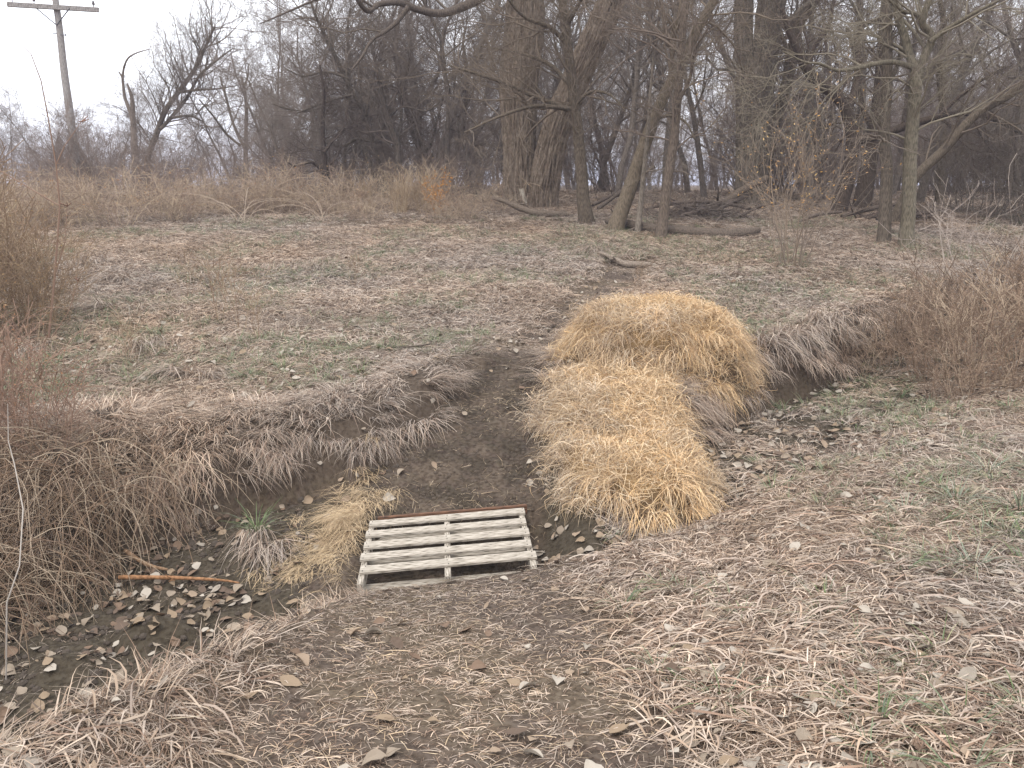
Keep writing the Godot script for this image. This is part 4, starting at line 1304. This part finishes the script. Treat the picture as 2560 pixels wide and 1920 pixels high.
	# closer trees on the flanks of the posed ones
	spots.append_array([Vector2(13.5, 20.5), Vector2(11.6, 24.0), Vector2(15.2, 23.5), Vector2(4.6, 25.2), Vector2(3.3, 26.5), Vector2(-2.2, 26.6), Vector2(-1.2, 28.2), Vector2(-3.0, 29.0), Vector2(9.6, 26.2), Vector2(12.6, 28.0), Vector2(-6.5, 29.0), Vector2(-8.0, 31.0), Vector2(-5.0, 32.0), Vector2(-9.5, 35.0), Vector2(0.2, 30.0), Vector2(-10.5, 38.0), Vector2(0.6, 34.0), Vector2(-2.6, 37.0)])
	for k in spots.size():
		var s: Vector2 = spots[k]
		var pick: int = [0, 1, 2, 3, 4, 0, 3, 4, 1, 0][rng.randi() % 10]
		if s.y > 30.0 and rng.randf() < 0.3: pick = 4
		var size := rng.randf_range(0.8, 1.2) * (0.72 if s.x < -0.2 * s.y else 1.0)
		var o: Node3D = kinds[k] if k < 5 else again(kinds[pick], Vector3.ZERO, 0.0)
		set_down(o, s.x, s.y, rng.randf() * TAU, size)
		o.set_meta("label", ["slender bare tree with a haze of fine twigs", "grey bare tree with wide spreading limbs", "tall straight bare tree with high branches", "thin dark pole-like bare tree", "low tangled bare tree"][k if k < 5 else pick] + " " + whereabouts(s.x, s.y))
	# lower trees along the open side, farther off
	for k in 34:
		var d := rng.randf_range(40.0, 66.0)
		var x := lerpf(-0.68, -0.2, (k + rng.randf()) / 34.0) * d
		var low := set_down(again(kinds[[4, 0, 4, 3, 1][k % 5]], Vector3.ZERO, 0.0), x, d, rng.randf() * TAU, rng.randf_range(0.38, 0.6) * (1.0 if x < -0.35 * d else 1.15))
		low.set_meta("group", "small bare trees along the far edge of the meadow")
		low.set_meta("label", "small " + ["tangled", "twiggy", "bushy", "thin", "spreading"][k % 5] + " bare tree on the skyline " + whereabouts(x, d))
	# beyond, the wood closes into one mass
	var mass := thing("far_wood", Vector3.ZERO, "grey mass of bare trees closing the view behind the wood", "wood")
	mass.set_meta("kind", "stuff")
	for k in 3:
		var src: Node3D = kinds[[0, 4, 1][k]]
		var crowns := Copies.new()
		crowns.mesh = src.get_node("crown").mesh
		var stems := Copies.new()
		stems.mesh = src.get_node("trunk").mesh
		for q in 60:
			var d := rng.randf_range(74.0, 140.0)
			var x := rng.randf_range(-0.72, 0.75) * d
			var sz := rng.randf_range(0.9, 1.3) * (0.5 if x < -0.2 * d else 1.0)
			var b := Basis(Vector3.UP, rng.randf() * TAU).scaled(Vector3.ONE * sz)
			crowns.put(b, Vector3(x, land(x, d), -d), Color.WHITE)
			stems.put(b, Vector3(x, land(x, d), -d), Color.WHITE)
		spread("crowns", crowns, M.twig, mass)
		spread("trunks", stems, M.bark, mass)

func plant_brush() -> void:
	var brown := [Color(0.24, 0.165, 0.11), Color(0.3, 0.21, 0.14), Color(0.2, 0.14, 0.1), Color(0.34, 0.26, 0.18)]
	var tan_ := [Color(0.42, 0.32, 0.21), Color(0.35, 0.25, 0.16), Color(0.3, 0.22, 0.15), Color(0.5, 0.4, 0.28)]
	# undergrowth of the wood
	var under := shrub("bare_thicket", "bare grey brown thicket of thin stems under the trees", "shrub", "undergrowth thickets of the wood", 26, 2.3, 2.2, 0.011, {"cols": [Color(0.2, 0.16, 0.135), Color(0.24, 0.195, 0.165), Color(0.16, 0.128, 0.108)], "forks": [4, 6], "levels": 2, "tilt": 0.7, "thick": 0.0})
	var first := true
	for k in 95:
		var d := rng.randf_range(24.5, 46.0)
		var x := rng.randf_range(-0.66, 0.72) * d
		if x > 2.0 and x < 6.5 and d < 28.0: continue
		var o := under if first else again(under, Vector3.ZERO, 0.0)
		first = false
		var high := rng.randf_range(0.6, 1.25) if d < 27.0 else rng.randf_range(0.7, 1.9) if x > -0.2 * d else rng.randf_range(0.5, 1.0)
		set_down(o, x, d, rng.randf() * TAU, high)
		o.set_meta("label", ("low" if high < 0.82 else "high" if high > 1.05 else "chest-high") + " grey brown thicket of thin bare stems " + whereabouts(x, d))
	var dark := shrub("dark_thicket", "very dense dark thicket of fine twigs behind the pale bare bush", "shrub", "dark thickets behind the pale bush", 34, 3.3, 3.2, 0.013, {"cols": [Color(0.15, 0.125, 0.105), Color(0.18, 0.15, 0.125)], "forks": [6, 6], "levels": 2, "tilt": 0.8, "thick": 0.0})
	for q in [[12.6, 19.6, 1.0], [14.0, 20.6, 1.1], [11.8, 21.2, 0.8]]:
		set_down(dark if q[0] == 12.6 else again(dark, Vector3.ZERO, 0.0), q[0], q[1], q[0], q[2])
	# long pale canes that arch over the weeds
	var cane := Shape.new()
	for k in 9:
		var a := rng.randf() * TAU
		var p := Vector3(rng.randfn(0, 0.12), -0.03, rng.randfn(0, 0.12))
		var dir := (Vector3.UP * 1.6 + Vector3(cos(a), 0, sin(a)) * rng.randf_range(0.3, 0.9)).normalized()
		var pts := PackedVector3Array()
		var rad := PackedFloat32Array()
		var long := rng.randf_range(1.2, 2.6)
		for j in 9:
			pts.append(p)
			rad.append(lerpf(0.0075, 0.003, j / 8.0))
			dir = (dir + Vector3(cos(a), -0.75, sin(a)) * 0.2 + Vector3(rng.randfn(0, 0.05), 0, rng.randfn(0, 0.05))).normalized()
			p += dir * long / 8.0
		cane.tube(pts, rad, 5, tone([Color(0.46, 0.37, 0.29), Color(0.38, 0.3, 0.23)]))
	var canes := thing("arching_canes", Vector3.ZERO, "pale canes arching over the dead weeds at the meadow edge", "weeds", "arching canes at the meadow edge")
	canes.set_meta("stem", "arching_canes")
	part("stems", cane.mesh(), M.twig, canes)
	for k in 13:
		var d := rng.randf_range(20.0, 24.5)
		var x := lerpf(-0.6, -0.12, (k + rng.randf()) / 13.0) * d
		set_down(canes if k == 0 else again(canes, Vector3.ZERO, 0.0), x, d, rng.randf() * TAU, rng.randf_range(0.6, 1.1)).set_meta("label", "pale canes arching over dead weeds " + whereabouts(x, d))
	# tall dead weeds along the far edge of the meadow
	var weed := shrub("tall_dead_weed", "stand of tall tan dead weeds at the meadow edge", "weeds", "dead weeds along the meadow edge", 30, 1.3, 1.7, 0.0045, {"cols": [Color(0.33, 0.25, 0.19), Color(0.26, 0.2, 0.16), Color(0.42, 0.33, 0.24), Color(0.24, 0.17, 0.13), Color(0.48, 0.38, 0.27)], "forks": [2, 3], "levels": 2, "tilt": 1.0, "thick": 0.0, "wobble": 0.2, "lift": -0.05, "leaves": 0.03, "leaf_size": 0.025, "leaf_cols": [Color(0.4, 0.22, 0.1), Color(0.45, 0.3, 0.16)]})
	for k in 80:
		var d := rng.randf_range(18.5, 26.5)
		var x := rng.randf_range(-0.68, 0.02) * d
		if d < 20.0 and x > -9.0: d += 2.5
		var high := rng.randf_range(0.5, 1.15)
		set_down(weed if k == 0 else again(weed, Vector3.ZERO, 0.0), x, d, rng.randf() * TAU, high).set_meta("label", ("short" if high < 0.75 else "tall" if high > 0.95 else "waist-high") + " tan dead weeds at the meadow edge " + whereabouts(x, d))
	var reeds := shrub("yellow_reeds", "low sheaf of yellow dry reeds beside the upright stand", "weeds", "upright yellow reeds", 60, 1.2, 0.8, 0.0045, {"cols": tan_, "forks": [2, 3], "levels": 1, "tilt": 0.25, "thick": 0.0, "wobble": 0.07, "lift": 0.02})
	set_down(reeds, -3.9, 22.3, 0.0, 0.8)
	set_down(shrub("rusty_cedar_sprig", "small dead cedar sprig with bright rust orange needles", "shrub", "", 5, 0.95, 0.4, 0.008, {"cols": [Color(0.3, 0.17, 0.08)], "forks": [4, 5], "levels": 2, "tilt": 0.7, "thick": 0.0, "leaves": 0.75, "leaf_size": 0.028, "leaf_from": 0.1, "leaf_cols": [Color(0.55, 0.26, 0.07), Color(0.48, 0.24, 0.08)]}), -1.9, 21.4, 0.5)
	for q in [[-2.9, 21.8, 0.95], [-2.3, 22.1, 1.05]]:
		set_down(again(reeds, Vector3.ZERO, 0.0, 1.0, "upright stand of yellow dry reeds before the dark tree that forks low", "upright yellow reeds"), q[0], q[1], rng.randf() * TAU, q[2])
	# the shrub with orange leaves before the wood
	set_down(shrub("orange_leaf_shrub", "open shrub of upright stems still holding small orange brown leaves", "shrub", "", 15, 2.6, 0.9, 0.011, {"cols": [Color(0.21, 0.165, 0.13), Color(0.26, 0.2, 0.15)], "forks": [4, 5], "levels": 2, "tilt": 0.5, "thick": 0.0, "wobble": 0.13, "lift": 0.1, "leaves": 0.24, "leaf_size": 0.027, "leaf_from": 0.36, "leaf_cols": [Color(0.5, 0.29, 0.1), Color(0.42, 0.25, 0.11), Color(0.55, 0.38, 0.17), Color(0.36, 0.22, 0.12)]}), 4.8, 14.2, 0.3)
	# weedy brush on the bank beyond the ditch and on the left
	var brush := shrub("weedy_brush", "dense fine brown weed brush growing along the ditch", "shrub", "brown weed brush on the ditch banks", 26, 1.3, 1.6, 0.0052, {"cols": [Color(0.16, 0.11, 0.08), Color(0.3, 0.215, 0.15), Color(0.22, 0.155, 0.11), Color(0.4, 0.31, 0.225)], "forks": [3, 4], "levels": 2, "tilt": 0.75, "thick": 0.0, "wobble": 0.17, "lift": 0.03, "leaves": 0.09, "leaf_size": 0.011, "leaf_from": 0.1, "leaf_cols": [Color(0.38, 0.26, 0.17), Color(0.45, 0.34, 0.24), Color(0.3, 0.17, 0.09)]})
	var list := [[5.1, 8.6, 1.0], [5.7, 9.1, 1.1], [6.3, 9.7, 1.15], [5.0, 9.4, 0.8], [5.9, 8.5, 1.0], [6.9, 10.4, 1.15], [6.6, 9.1, 1.1], [4.6, 8.3, 0.6], [7.6, 11.4, 1.1], [4.9, 10.1, 0.7], [5.6, 10.9, 0.75], [6.2, 11.6, 0.8], [7.2, 9.9, 1.1], [8.2, 12.0, 1.1], [4.2, 9.7, 0.5]]
	for k in list.size():
		set_down(brush if k == 0 else again(brush, Vector3.ZERO, 0.0), list[k][0], list[k][1], k * 1.7, list[k][2]).set_meta("label", ("low" if list[k][2] < 0.9 else "high") + " fine brown weed brush along the ditch " + whereabouts(list[k][0], list[k][1]))
	var pale := shrub("pale_bare_bush", "bare bush of pale grey bent stems rising above the brown brush", "shrub", "", 15, 2.0, 1.5, 0.012, {"cols": [Color(0.36, 0.3, 0.26), Color(0.4, 0.34, 0.29), Color(0.3, 0.24, 0.2)], "forks": [3, 4], "levels": 2, "tilt": 0.8, "thick": 0.0, "wobble": 0.2})
	set_down(pale, 7.0, 12.3, 0.4)
	var olive := shrub("olive_weed_bush", "olive brown bushy weed clump at the meadow edge above the ditch", "shrub", "olive brown weed clumps on the meadow side", 22, 1.45, 1.2, 0.0055, {"cols": [Color(0.25, 0.18, 0.12), Color(0.3, 0.22, 0.145), Color(0.2, 0.145, 0.1)], "forks": [4, 5], "levels": 2, "tilt": 0.5, "thick": 0.0, "wobble": 0.17, "lift": 0.05, "leaves": 0.12, "leaf_size": 0.012, "leaf_from": 0.1, "leaf_cols": [Color(0.42, 0.28, 0.13), Color(0.36, 0.2, 0.09)]})
	list = [[-6.0, 9.75, 1.0], [-6.5, 9.7, 1.05], [-5.65, 9.9, 0.8], [-6.9, 10.4, 1.2], [-7.3, 11.2, 1.3], [-8.3, 12.6, 1.2], [-9.6, 14.4, 1.2], [-10.8, 16.4, 1.2], [-7.6, 12.2, 0.8]]
	for k in list.size():
		set_down(olive if k == 0 else again(olive, Vector3.ZERO, 0.0), list[k][0], list[k][1], k * 2.1, list[k][2]).set_meta("label", ("smaller" if list[k][2] < 1.0 else "taller" if list[k][2] > 1.1 else "chest-high") + " olive brown bushy weeds on the meadow " + whereabouts(list[k][0], list[k][1]))
	var red := shrub("reddish_weed", "reddish brown dry weed with seed heads on the ditch bank", "weeds", "reddish dry weeds on the ditch bank", 11, 0.95, 0.6, 0.0042, {"cols": [Color(0.27, 0.18, 0.13), Color(0.23, 0.16, 0.12)], "forks": [4, 4], "levels": 2, "tilt": 0.5, "thick": 0.0, "wobble": 0.15, "leaves": 0.16, "leaf_size": 0.011, "leaf_from": 0.25, "leaf_cols": [Color(0.36, 0.18, 0.09), Color(0.4, 0.25, 0.14), Color(0.3, 0.17, 0.1)]})
	list = [[-3.95, 6.5, 1.0], [-4.3, 6.7, 1.1], [-3.7, 6.3, 0.8], [-4.6, 7.1, 1.1], [-1.55, 3.9, 0.3], [-1.75, 3.75, 0.33], [-1.42, 4.25, 0.28], [-1.95, 3.6, 0.3]]
	for k in list.size():
		set_down(red if k == 0 else again(red, Vector3.ZERO, 0.0), list[k][0], list[k][1], k * 1.3, list[k][2]).set_meta("label", "reddish brown dry weed with seed heads " + ("at the foot of the near ditch wall" if list[k][2] < 0.5 else "on the far bank above the slumped weeds"))
	# dead weeds that have slumped over the bank on the left
	var slump := Shape.new()
	for k in 330:
		var p := Vector3(rng.randf_range(-0.75, 0.65), rng.randf_range(-0.12, 0.3), rng.randf_range(-0.45, 0.3))
		var d := Vector3(rng.randfn(0.15, 0.5), rng.randf_range(0.0, 0.7), rng.randfn(0.45, 0.4)).normalized()
		var c: Color = tone([Color(0.2, 0.135, 0.09), Color(0.25, 0.18, 0.125), Color(0.14, 0.098, 0.07), Color(0.33, 0.26, 0.19)])
		var pts := PackedVector3Array()
		var rad := PackedFloat32Array()
		var long := rng.randf_range(0.35, 1.05)
		for j in 7:
			pts.append(p)
			rad.append(lerpf(0.0042, 0.0016, j / 6.0))
			d = (d + Vector3(rng.randfn(0, 0.13), -0.3, rng.randfn(0.04, 0.13))).normalized()
			p += d * long / 6.0
		slump.tube(pts, rad, 4, c)
		if k % 2 == 0:
			for q in 3:
				var f := rng.randi_range(2, 5)
				var e := Vector3(rng.randfn(0, 1), rng.randfn(-0.2, 0.7), rng.randfn(0, 1)).normalized() * rng.randf_range(0.08, 0.25)
				slump.tube(PackedVector3Array([pts[f], pts[f] + e * 0.5 + Vector3(0, 0.01, 0), pts[f] + e]), PackedFloat32Array([0.002, 0.0016, 0.0012]), 3, c)
	var sl := thing("slumped_weeds", Vector3.ZERO, "tangled heap of brown dead weed stems slumped into the ditch", "weeds", "slumped weed heaps")
	sl.set_meta("stem", "slumped_weeds")
	part("stems", slump.mesh(), M.twig, sl)
	list = [[-3.3, 6.1, 0.0, 0.9], [-3.85, 5.5, 0.25, 1.0], [-3.35, 5.55, -0.2, 0.7], [-3.7, 4.85, 0.35, 0.8], [-4.4, 5.0, 0.1, 1.15], [-3.95, 6.2, -0.2, 1.0], [-3.75, 4.3, 0.5, 0.65]]
	for k in list.size():
		var o := sl if k == 0 else again(sl, Vector3.ZERO, 0.0)
		set_down(o, list[k][0], list[k][1], list[k][2], list[k][3])
	# single tussocks on the meadow
	var tussock := thing("grass_tussock", Vector3.ZERO, "dry grass tussock flopped over on the meadow", "grass clump", "dry tussocks on the meadow")
	tussock.set_meta("stem", "grass_tussock")
	var ts := Shape.new()
	part("blades", drape_mesh(150, 0.16, 0.3, 0.75, 0.0034, -0.75, DEAD, 1.15), M.grass, tussock).scale = Vector3.ONE * 1.3
	list = [[-5.4, 11.0, 2.6, 1.0], [-5.0, 10.9, 0.5, 0.7], [-3.5, 8.5, 2.4, 0.75], [-3.2, 8.45, 0.6, 0.6], [-0.7, 18.8, 1.2, 0.9], [1.52, 15.7, 1.6, 0.8], [-5.5, 9.3, 1.4, 0.8], [-5.0, 13.2, 0.6, 0.9], [-6.2, 13.0, 2.0, 0.9], [2.95, 9.35, 1.2, 0.9], [3.35, 9.6, 1.4, 0.9], [3.9, 10.2, 1.8, 0.9], [-2.0, 17.6, 1.2, 0.7], [-1.85, 5.75, 1.3, 0.6], [-4.3, 9.5, 1.0, 0.8], [-2.6, 10.4, 2.0, 0.6], [-7.4, 14.6, 1.0, 1.1], [-3.3, 14.2, 1.5, 0.7]]
	for k in list.size():
		set_down(tussock if k == 0 else again(tussock, Vector3.ZERO, 0.0), list[k][0], list[k][1], -list[k][2], list[k][3]).set_meta("label", ("small" if list[k][3] < 0.75 else "large") + " dry grass tussock flopped over " + whereabouts(list[k][0], list[k][1]))
	# thin weeds standing on the meadow
	var thin := shrub("thin_weed", "thin upright dry weed stalk standing on the meadow", "weeds", "single dry weeds on the meadow", 4, 0.95, 0.25, 0.004, {"cols": brown, "forks": [3, 4], "levels": 2, "tilt": 0.2, "thick": 0.0, "wobble": 0.09})
	list = [[-3.7, 10.3, 1.0], [-3.3, 9.9, 0.9], [-3.0, 9.6, 0.7], [-2.4, 12.5, 0.6], [-4.6, 11.6, 0.8], [-4.2, 8.8, 0.7], [1.9, 12.0, 0.5], [-6.3, 12.0, 1.0], [-6.9, 10.6, 1.9], [-7.3, 11.2, 2.2], [-6.3, 10.3, 1.7], [-7.9, 12.2, 2.3], [-5.9, 10.0, 1.5]]
	for k in list.size():
		set_down(thin if k == 0 else again(thin, Vector3.ZERO, 0.0), list[k][0], list[k][1], k * 1.1, list[k][2]).set_meta("label", ("tall" if list[k][2] > 1.2 else "small") + " thin dry weed on the meadow " + whereabouts(list[k][0], list[k][1]))
	# the tall stalk before the sky
	var stalk := thing("tall_weed_stalk", on_ground(-5.5, 9.6), "very tall thin weed stalk with a curled tip against the sky", "weeds")
	var line := Shape.new()
	var sp := PackedVector3Array([Vector3(0, -0.05, 0), Vector3(0.2, 0.75, 0.03), Vector3(0.4, 1.55, 0.1), Vector3(0.47, 2.0, 0.2), Vector3(0.5, 2.5, 0.3), Vector3(0.53, 2.85, 0.4), Vector3(0.5, 3.1, 0.47), Vector3(0.42, 3.2, 0.5)])
	line.tube(sp, PackedFloat32Array([0.014, 0.012, 0.009, 0.008, 0.0065, 0.0055, 0.0045, 0.003]), 6, Color(0.27, 0.18, 0.13))
	part("stem", line.mesh(), M.twig, stalk)
	for q in [[2, Vector3(-0.5, 0.35, 0.1), Vector3(-1.15, 0.78, 0.2)], [1, Vector3(0.22, 0.4, 0.1), Vector3(0.3, 0.8, 0.1)], [3, Vector3(0.12, 0.2, 0.0), Vector3(0.36, 0.45, 0.05)], [0, Vector3(0.3, 0.4, 0), Vector3(0.45, 0.75, 0)]]:
		var b := Shape.new()
		b.tube(PackedVector3Array([sp[q[0]], sp[q[0]] + q[1], sp[q[0]] + q[2]]), PackedFloat32Array([0.007, 0.005, 0.003]), 5, Color(0.27, 0.18, 0.13))
		for w in 4:
			var e := Vector3(rng.randfn(0, 0.05), rng.randf_range(0, 0.07), rng.randfn(0, 0.05))
			b.tube(PackedVector3Array([sp[q[0]] + q[2], sp[q[0]] + q[2] + e]), PackedFloat32Array([0.008, 0.004]), 4, Color(0.2, 0.12, 0.09))
		part("side_shoot", b.mesh(), M.twig, stalk)
	# a pale bent stalk over the ditch's left end, a long straw on the near bank
	var bent := Shape.new()
	bent.tube(PackedVector3Array([Vector3(-2.95, -1.2, -4.25), Vector3(-2.9, -0.68, -4.3), Vector3(-2.86, -0.5, -4.4), Vector3(-2.98, -0.27, -4.7), Vector3(-3.12, -0.05, -4.9), Vector3(-3.2, 0.07, -5.0), Vector3(-3.2, 0.3, -5.05)]), PackedFloat32Array([0.0042, 0.0045, 0.0035, 0.004, 0.003, 0.0028, 0.0016]), 6, Color(0.36, 0.32, 0.28))
	tag(part("bent_stalk", bent.mesh(), M.twig), "pale bare bent stalk standing in the ditch among slumped weeds", "stalk")
	var straw := Shape.new()
	var from := on_ground(-1.85, 2.5, 0.06)
	var to := on_ground(-1.15, 2.66, 0.07)
	straw.tube(PackedVector3Array([from, from.lerp(to, 0.35) + Vector3(0, 0.02, 0), from.lerp(to, 0.7) + Vector3(0, 0.015, 0), to]), PackedFloat32Array([0.0022, 0.0025, 0.0022, 0.0015]), 5, Color(0.5, 0.43, 0.32))
	tag(part("long_straw", straw.mesh(), M.twig), "single long straight straw lying on the near bank above the ditch", "straw")
	# golden tuft beside the pallet and the green sprout over the ditch
	var tuft := thing("straw_tuft", on_ground(-1.32, 5.95), "straw coloured grass spilling over the mud beside the pallet", "grass clump", "golden grass clumps at the ditch crossing")
	var sets := set_of(4, func(): return drape_mesh(34, 0.09, 0.1, 0.3, 0.002, -0.6, [Color(0.56, 0.44, 0.29), Color(0.64, 0.52, 0.36), Color(0.46, 0.35, 0.22), Color(0.36, 0.27, 0.18)], 0.7))
	for k in 130:
		var px := -1.32 + rng.randfn(0, 0.19)
		var pd := 5.95 + rng.randfn(0, 0.3) + (px + 1.32) * 0.8
		if on_pallet(px, pd, 0.04): continue
		lay(sets, turned(Vector3.UP, 1.9 + rng.randfn(0.0, 0.9), rng.randf_range(0.6, 1.15)), on_ground(px, pd, maxf(0.0, 0.13 - 0.5 * Vector2(px + 1.32, pd - 5.95).length()) * rng.randf()) - tuft.position, tinted(rng.randf_range(0.8, 1.05), 0.5))
	for s in sets:
		if s.rows.size(): spread("blades", s, M.grass, tuft)
	var sprout := thing("green_grass_tuft", on_ground(-1.95, 5.85, 0.12), "bright green grass tuft drooping over the dark ditch wall", "grass clump")
	part("green_blades", tuft_mesh(60, 0.07, 0.14, 0.32, 0.003, 1.0, GREEN), M.grass, sprout)
	part("dead_blades", drape_mesh(70, 0.09, 0.2, 0.42, 0.0026, -1.1, DEAD, 0.7), M.grass, sprout).rotation.y = -1.5
	for q in [[3.3, 5.0, 1.2], [3.05, 5.3, 1.0], [2.6, 5.1, 0.9], [3.6, 5.9, 1.1], [2.5, 4.1, 0.9], [2.95, 4.55, 0.85]]:
		var t := thing("blue_green_tuft", on_ground(q[0], q[1]), "spreading tuft of blue green grass on the near bank", "grass clump", "blue green grass tufts on the near bank")
		part("blades", tuft_mesh(46, 0.09, 0.16, 0.36, 0.0034, 1.35, [Color(0.14, 0.17, 0.11), Color(0.2, 0.23, 0.17), Color(0.27, 0.28, 0.22), Color(0.34, 0.3, 0.21)]), M.grass, t).scale = Vector3.ONE * q[2]

func brush_pile(called: String, x: float, d: float, wide: float, high: float, count: int, label: String) -> void:
	var o := thing(called, on_ground(x, d), label, "brush pile")
	var s := Shape.new()
	for k in count:
		var p := Vector3(rng.randfn(0, 0.4) * wide, rng.randf() * high * 0.6, rng.randfn(0, 0.3) * wide)
		p.y *= maxf(0.1, 1.0 - Vector2(p.x, p.z).length() / wide)
		var a := rng.randf() * TAU
		grow(s, s, p, Vector3(cos(a), rng.randfn(0.05, 0.25), sin(a)).normalized(), rng.randf_range(0.4, 1.1), rng.randf_range(0.008, 0.024), 1, {"forks": [3], "wobble": 0.2, "thick": 0.0, "lift": -0.02}, Color(0.15, 0.12, 0.1) * rng.randf_range(0.8, 1.4))
	tag(part("sticks", s.mesh(), M.twig, o), "", "", "", "stuff")

func lay_timber() -> void:
	brush_pile("brush_pile", 4.6, 21.2, 1.5, 0.55, 170, "heap of dark dead sticks behind the fallen log")
	brush_pile("stick_heap", 9.4, 20.6, 1.2, 0.35, 90, "low scatter of dead sticks at the foot of the crooked tree")
	brush_pile("twig_heap", 10.6, 15.8, 1.0, 0.5, 90, "small heap of bare twigs behind the pale bare bush")
	timber("fallen_log", [[2.2, 19.4, 0.12, 0.09], [3.0, 18.3, 0.1, 0.11], [3.6, 17.9, 0.09, 0.12], [4.4, 17.6, 0.07, 0.12], [4.9, 17.65, 0.1, 0.105], [5.25, 17.8, 0.13, 0.06]], Color(0.17, 0.135, 0.11), "grey brown barkless log lying on the ground before the wood", "log", 2)
	timber("fallen_limb", [[-0.5, 21.6, 0.42, 0.045], [-0.15, 21.4, 0.33, 0.06], [0.2, 21.2, 0.2, 0.075], [0.65, 21.0, 0.08, 0.085], [1.35, 21.0, 0.07, 0.08]], Color(0.22, 0.175, 0.14), "dark fallen limb at the foot of the massive forked cottonwood", "branch", 3)
	timber("fallen_branch", [[1.6, 15.0, 0.1, 0.035], [1.95, 14.6, 0.06, 0.05], [2.1, 14.5, 0.06, 0.06], [2.42, 14.4, 0.05, 0.04]], Color(0.29, 0.235, 0.19), "pale weathered branch lying on the meadow grass", "branch", 2)
	timber("red_stick", [[-2.82, 5.42, 0.07, 0.017], [-2.4, 5.36, 0.06, 0.014], [-2.05, 5.3, 0.05, 0.009], [-1.9, 5.25, 0.03, 0.005]], Color(0.36, 0.19, 0.1), "long reddish brown stick across the ditch bottom", "stick", 1)
	timber("brown_stick", [[-2.92, 5.75, 0.12, 0.018], [-2.7, 5.6, 0.06, 0.015], [-2.5, 5.5, 0.03, 0.009]], Color(0.3, 0.19, 0.12), "short thick brown stick leaning at the ditch wall", "stick", 0)
	timber("dark_twig", [[-0.95, 9.35, 0.05, 0.011], [-1.15, 9.3, 0.04, 0.009], [-1.45, 9.25, 0.04, 0.005]], Color(0.15, 0.12, 0.1), "dark forked twig on the grass above the bank", "stick", 2)
	var lying := [[4.2, 21.0, 5.3, 22.2, 0.06], [5.2, 21.5, 6.4, 22.6, 0.07], [3.4, 21.9, 5.2, 21.6, 0.05], [5.6, 20.6, 6.8, 21.4, 0.04], [4.6, 22.4, 6.0, 21.2, 0.05], [8.0, 20.4, 9.6, 21.0, 0.06], [8.6, 19.8, 10.4, 20.3, 0.05], [2.2, 23.0, 3.6, 25.0, 0.06], [6.6, 19.4, 7.8, 19.9, 0.04]]
	for q in lying:
		timber("deadfall_branch", [[q[0], q[1], 0.08, q[4] * 0.6], [(q[0] + q[2]) / 2, (q[1] + q[3]) / 2 + 0.1, 0.14 + 0.2 * rng.randf(), q[4]], [q[2], q[3], 0.15 + 0.3 * rng.randf(), q[4] * 0.8]], Color(0.16, 0.125, 0.105), "dark dead branch in the brush piled on the wood floor", "branch", 5, "deadfall branches on the wood floor")
	timber("propped_branch", [[5.3, 22.0, 0.02, 0.1], [6.0, 22.3, 0.5, 0.1], [6.8, 22.6, 0.85, 0.08]], Color(0.17, 0.13, 0.105), "thick broken branch propped up slantwise in the brush", "branch", 2)
	timber("slanting_pole", [[2.3, 22.5, 0.03, 0.05], [3.0, 22.9, 0.5, 0.05], [3.9, 23.4, 1.1, 0.045]], Color(0.15, 0.12, 0.1), "dark thin fallen trunk slanting up behind the leaning tree", "branch", 3)
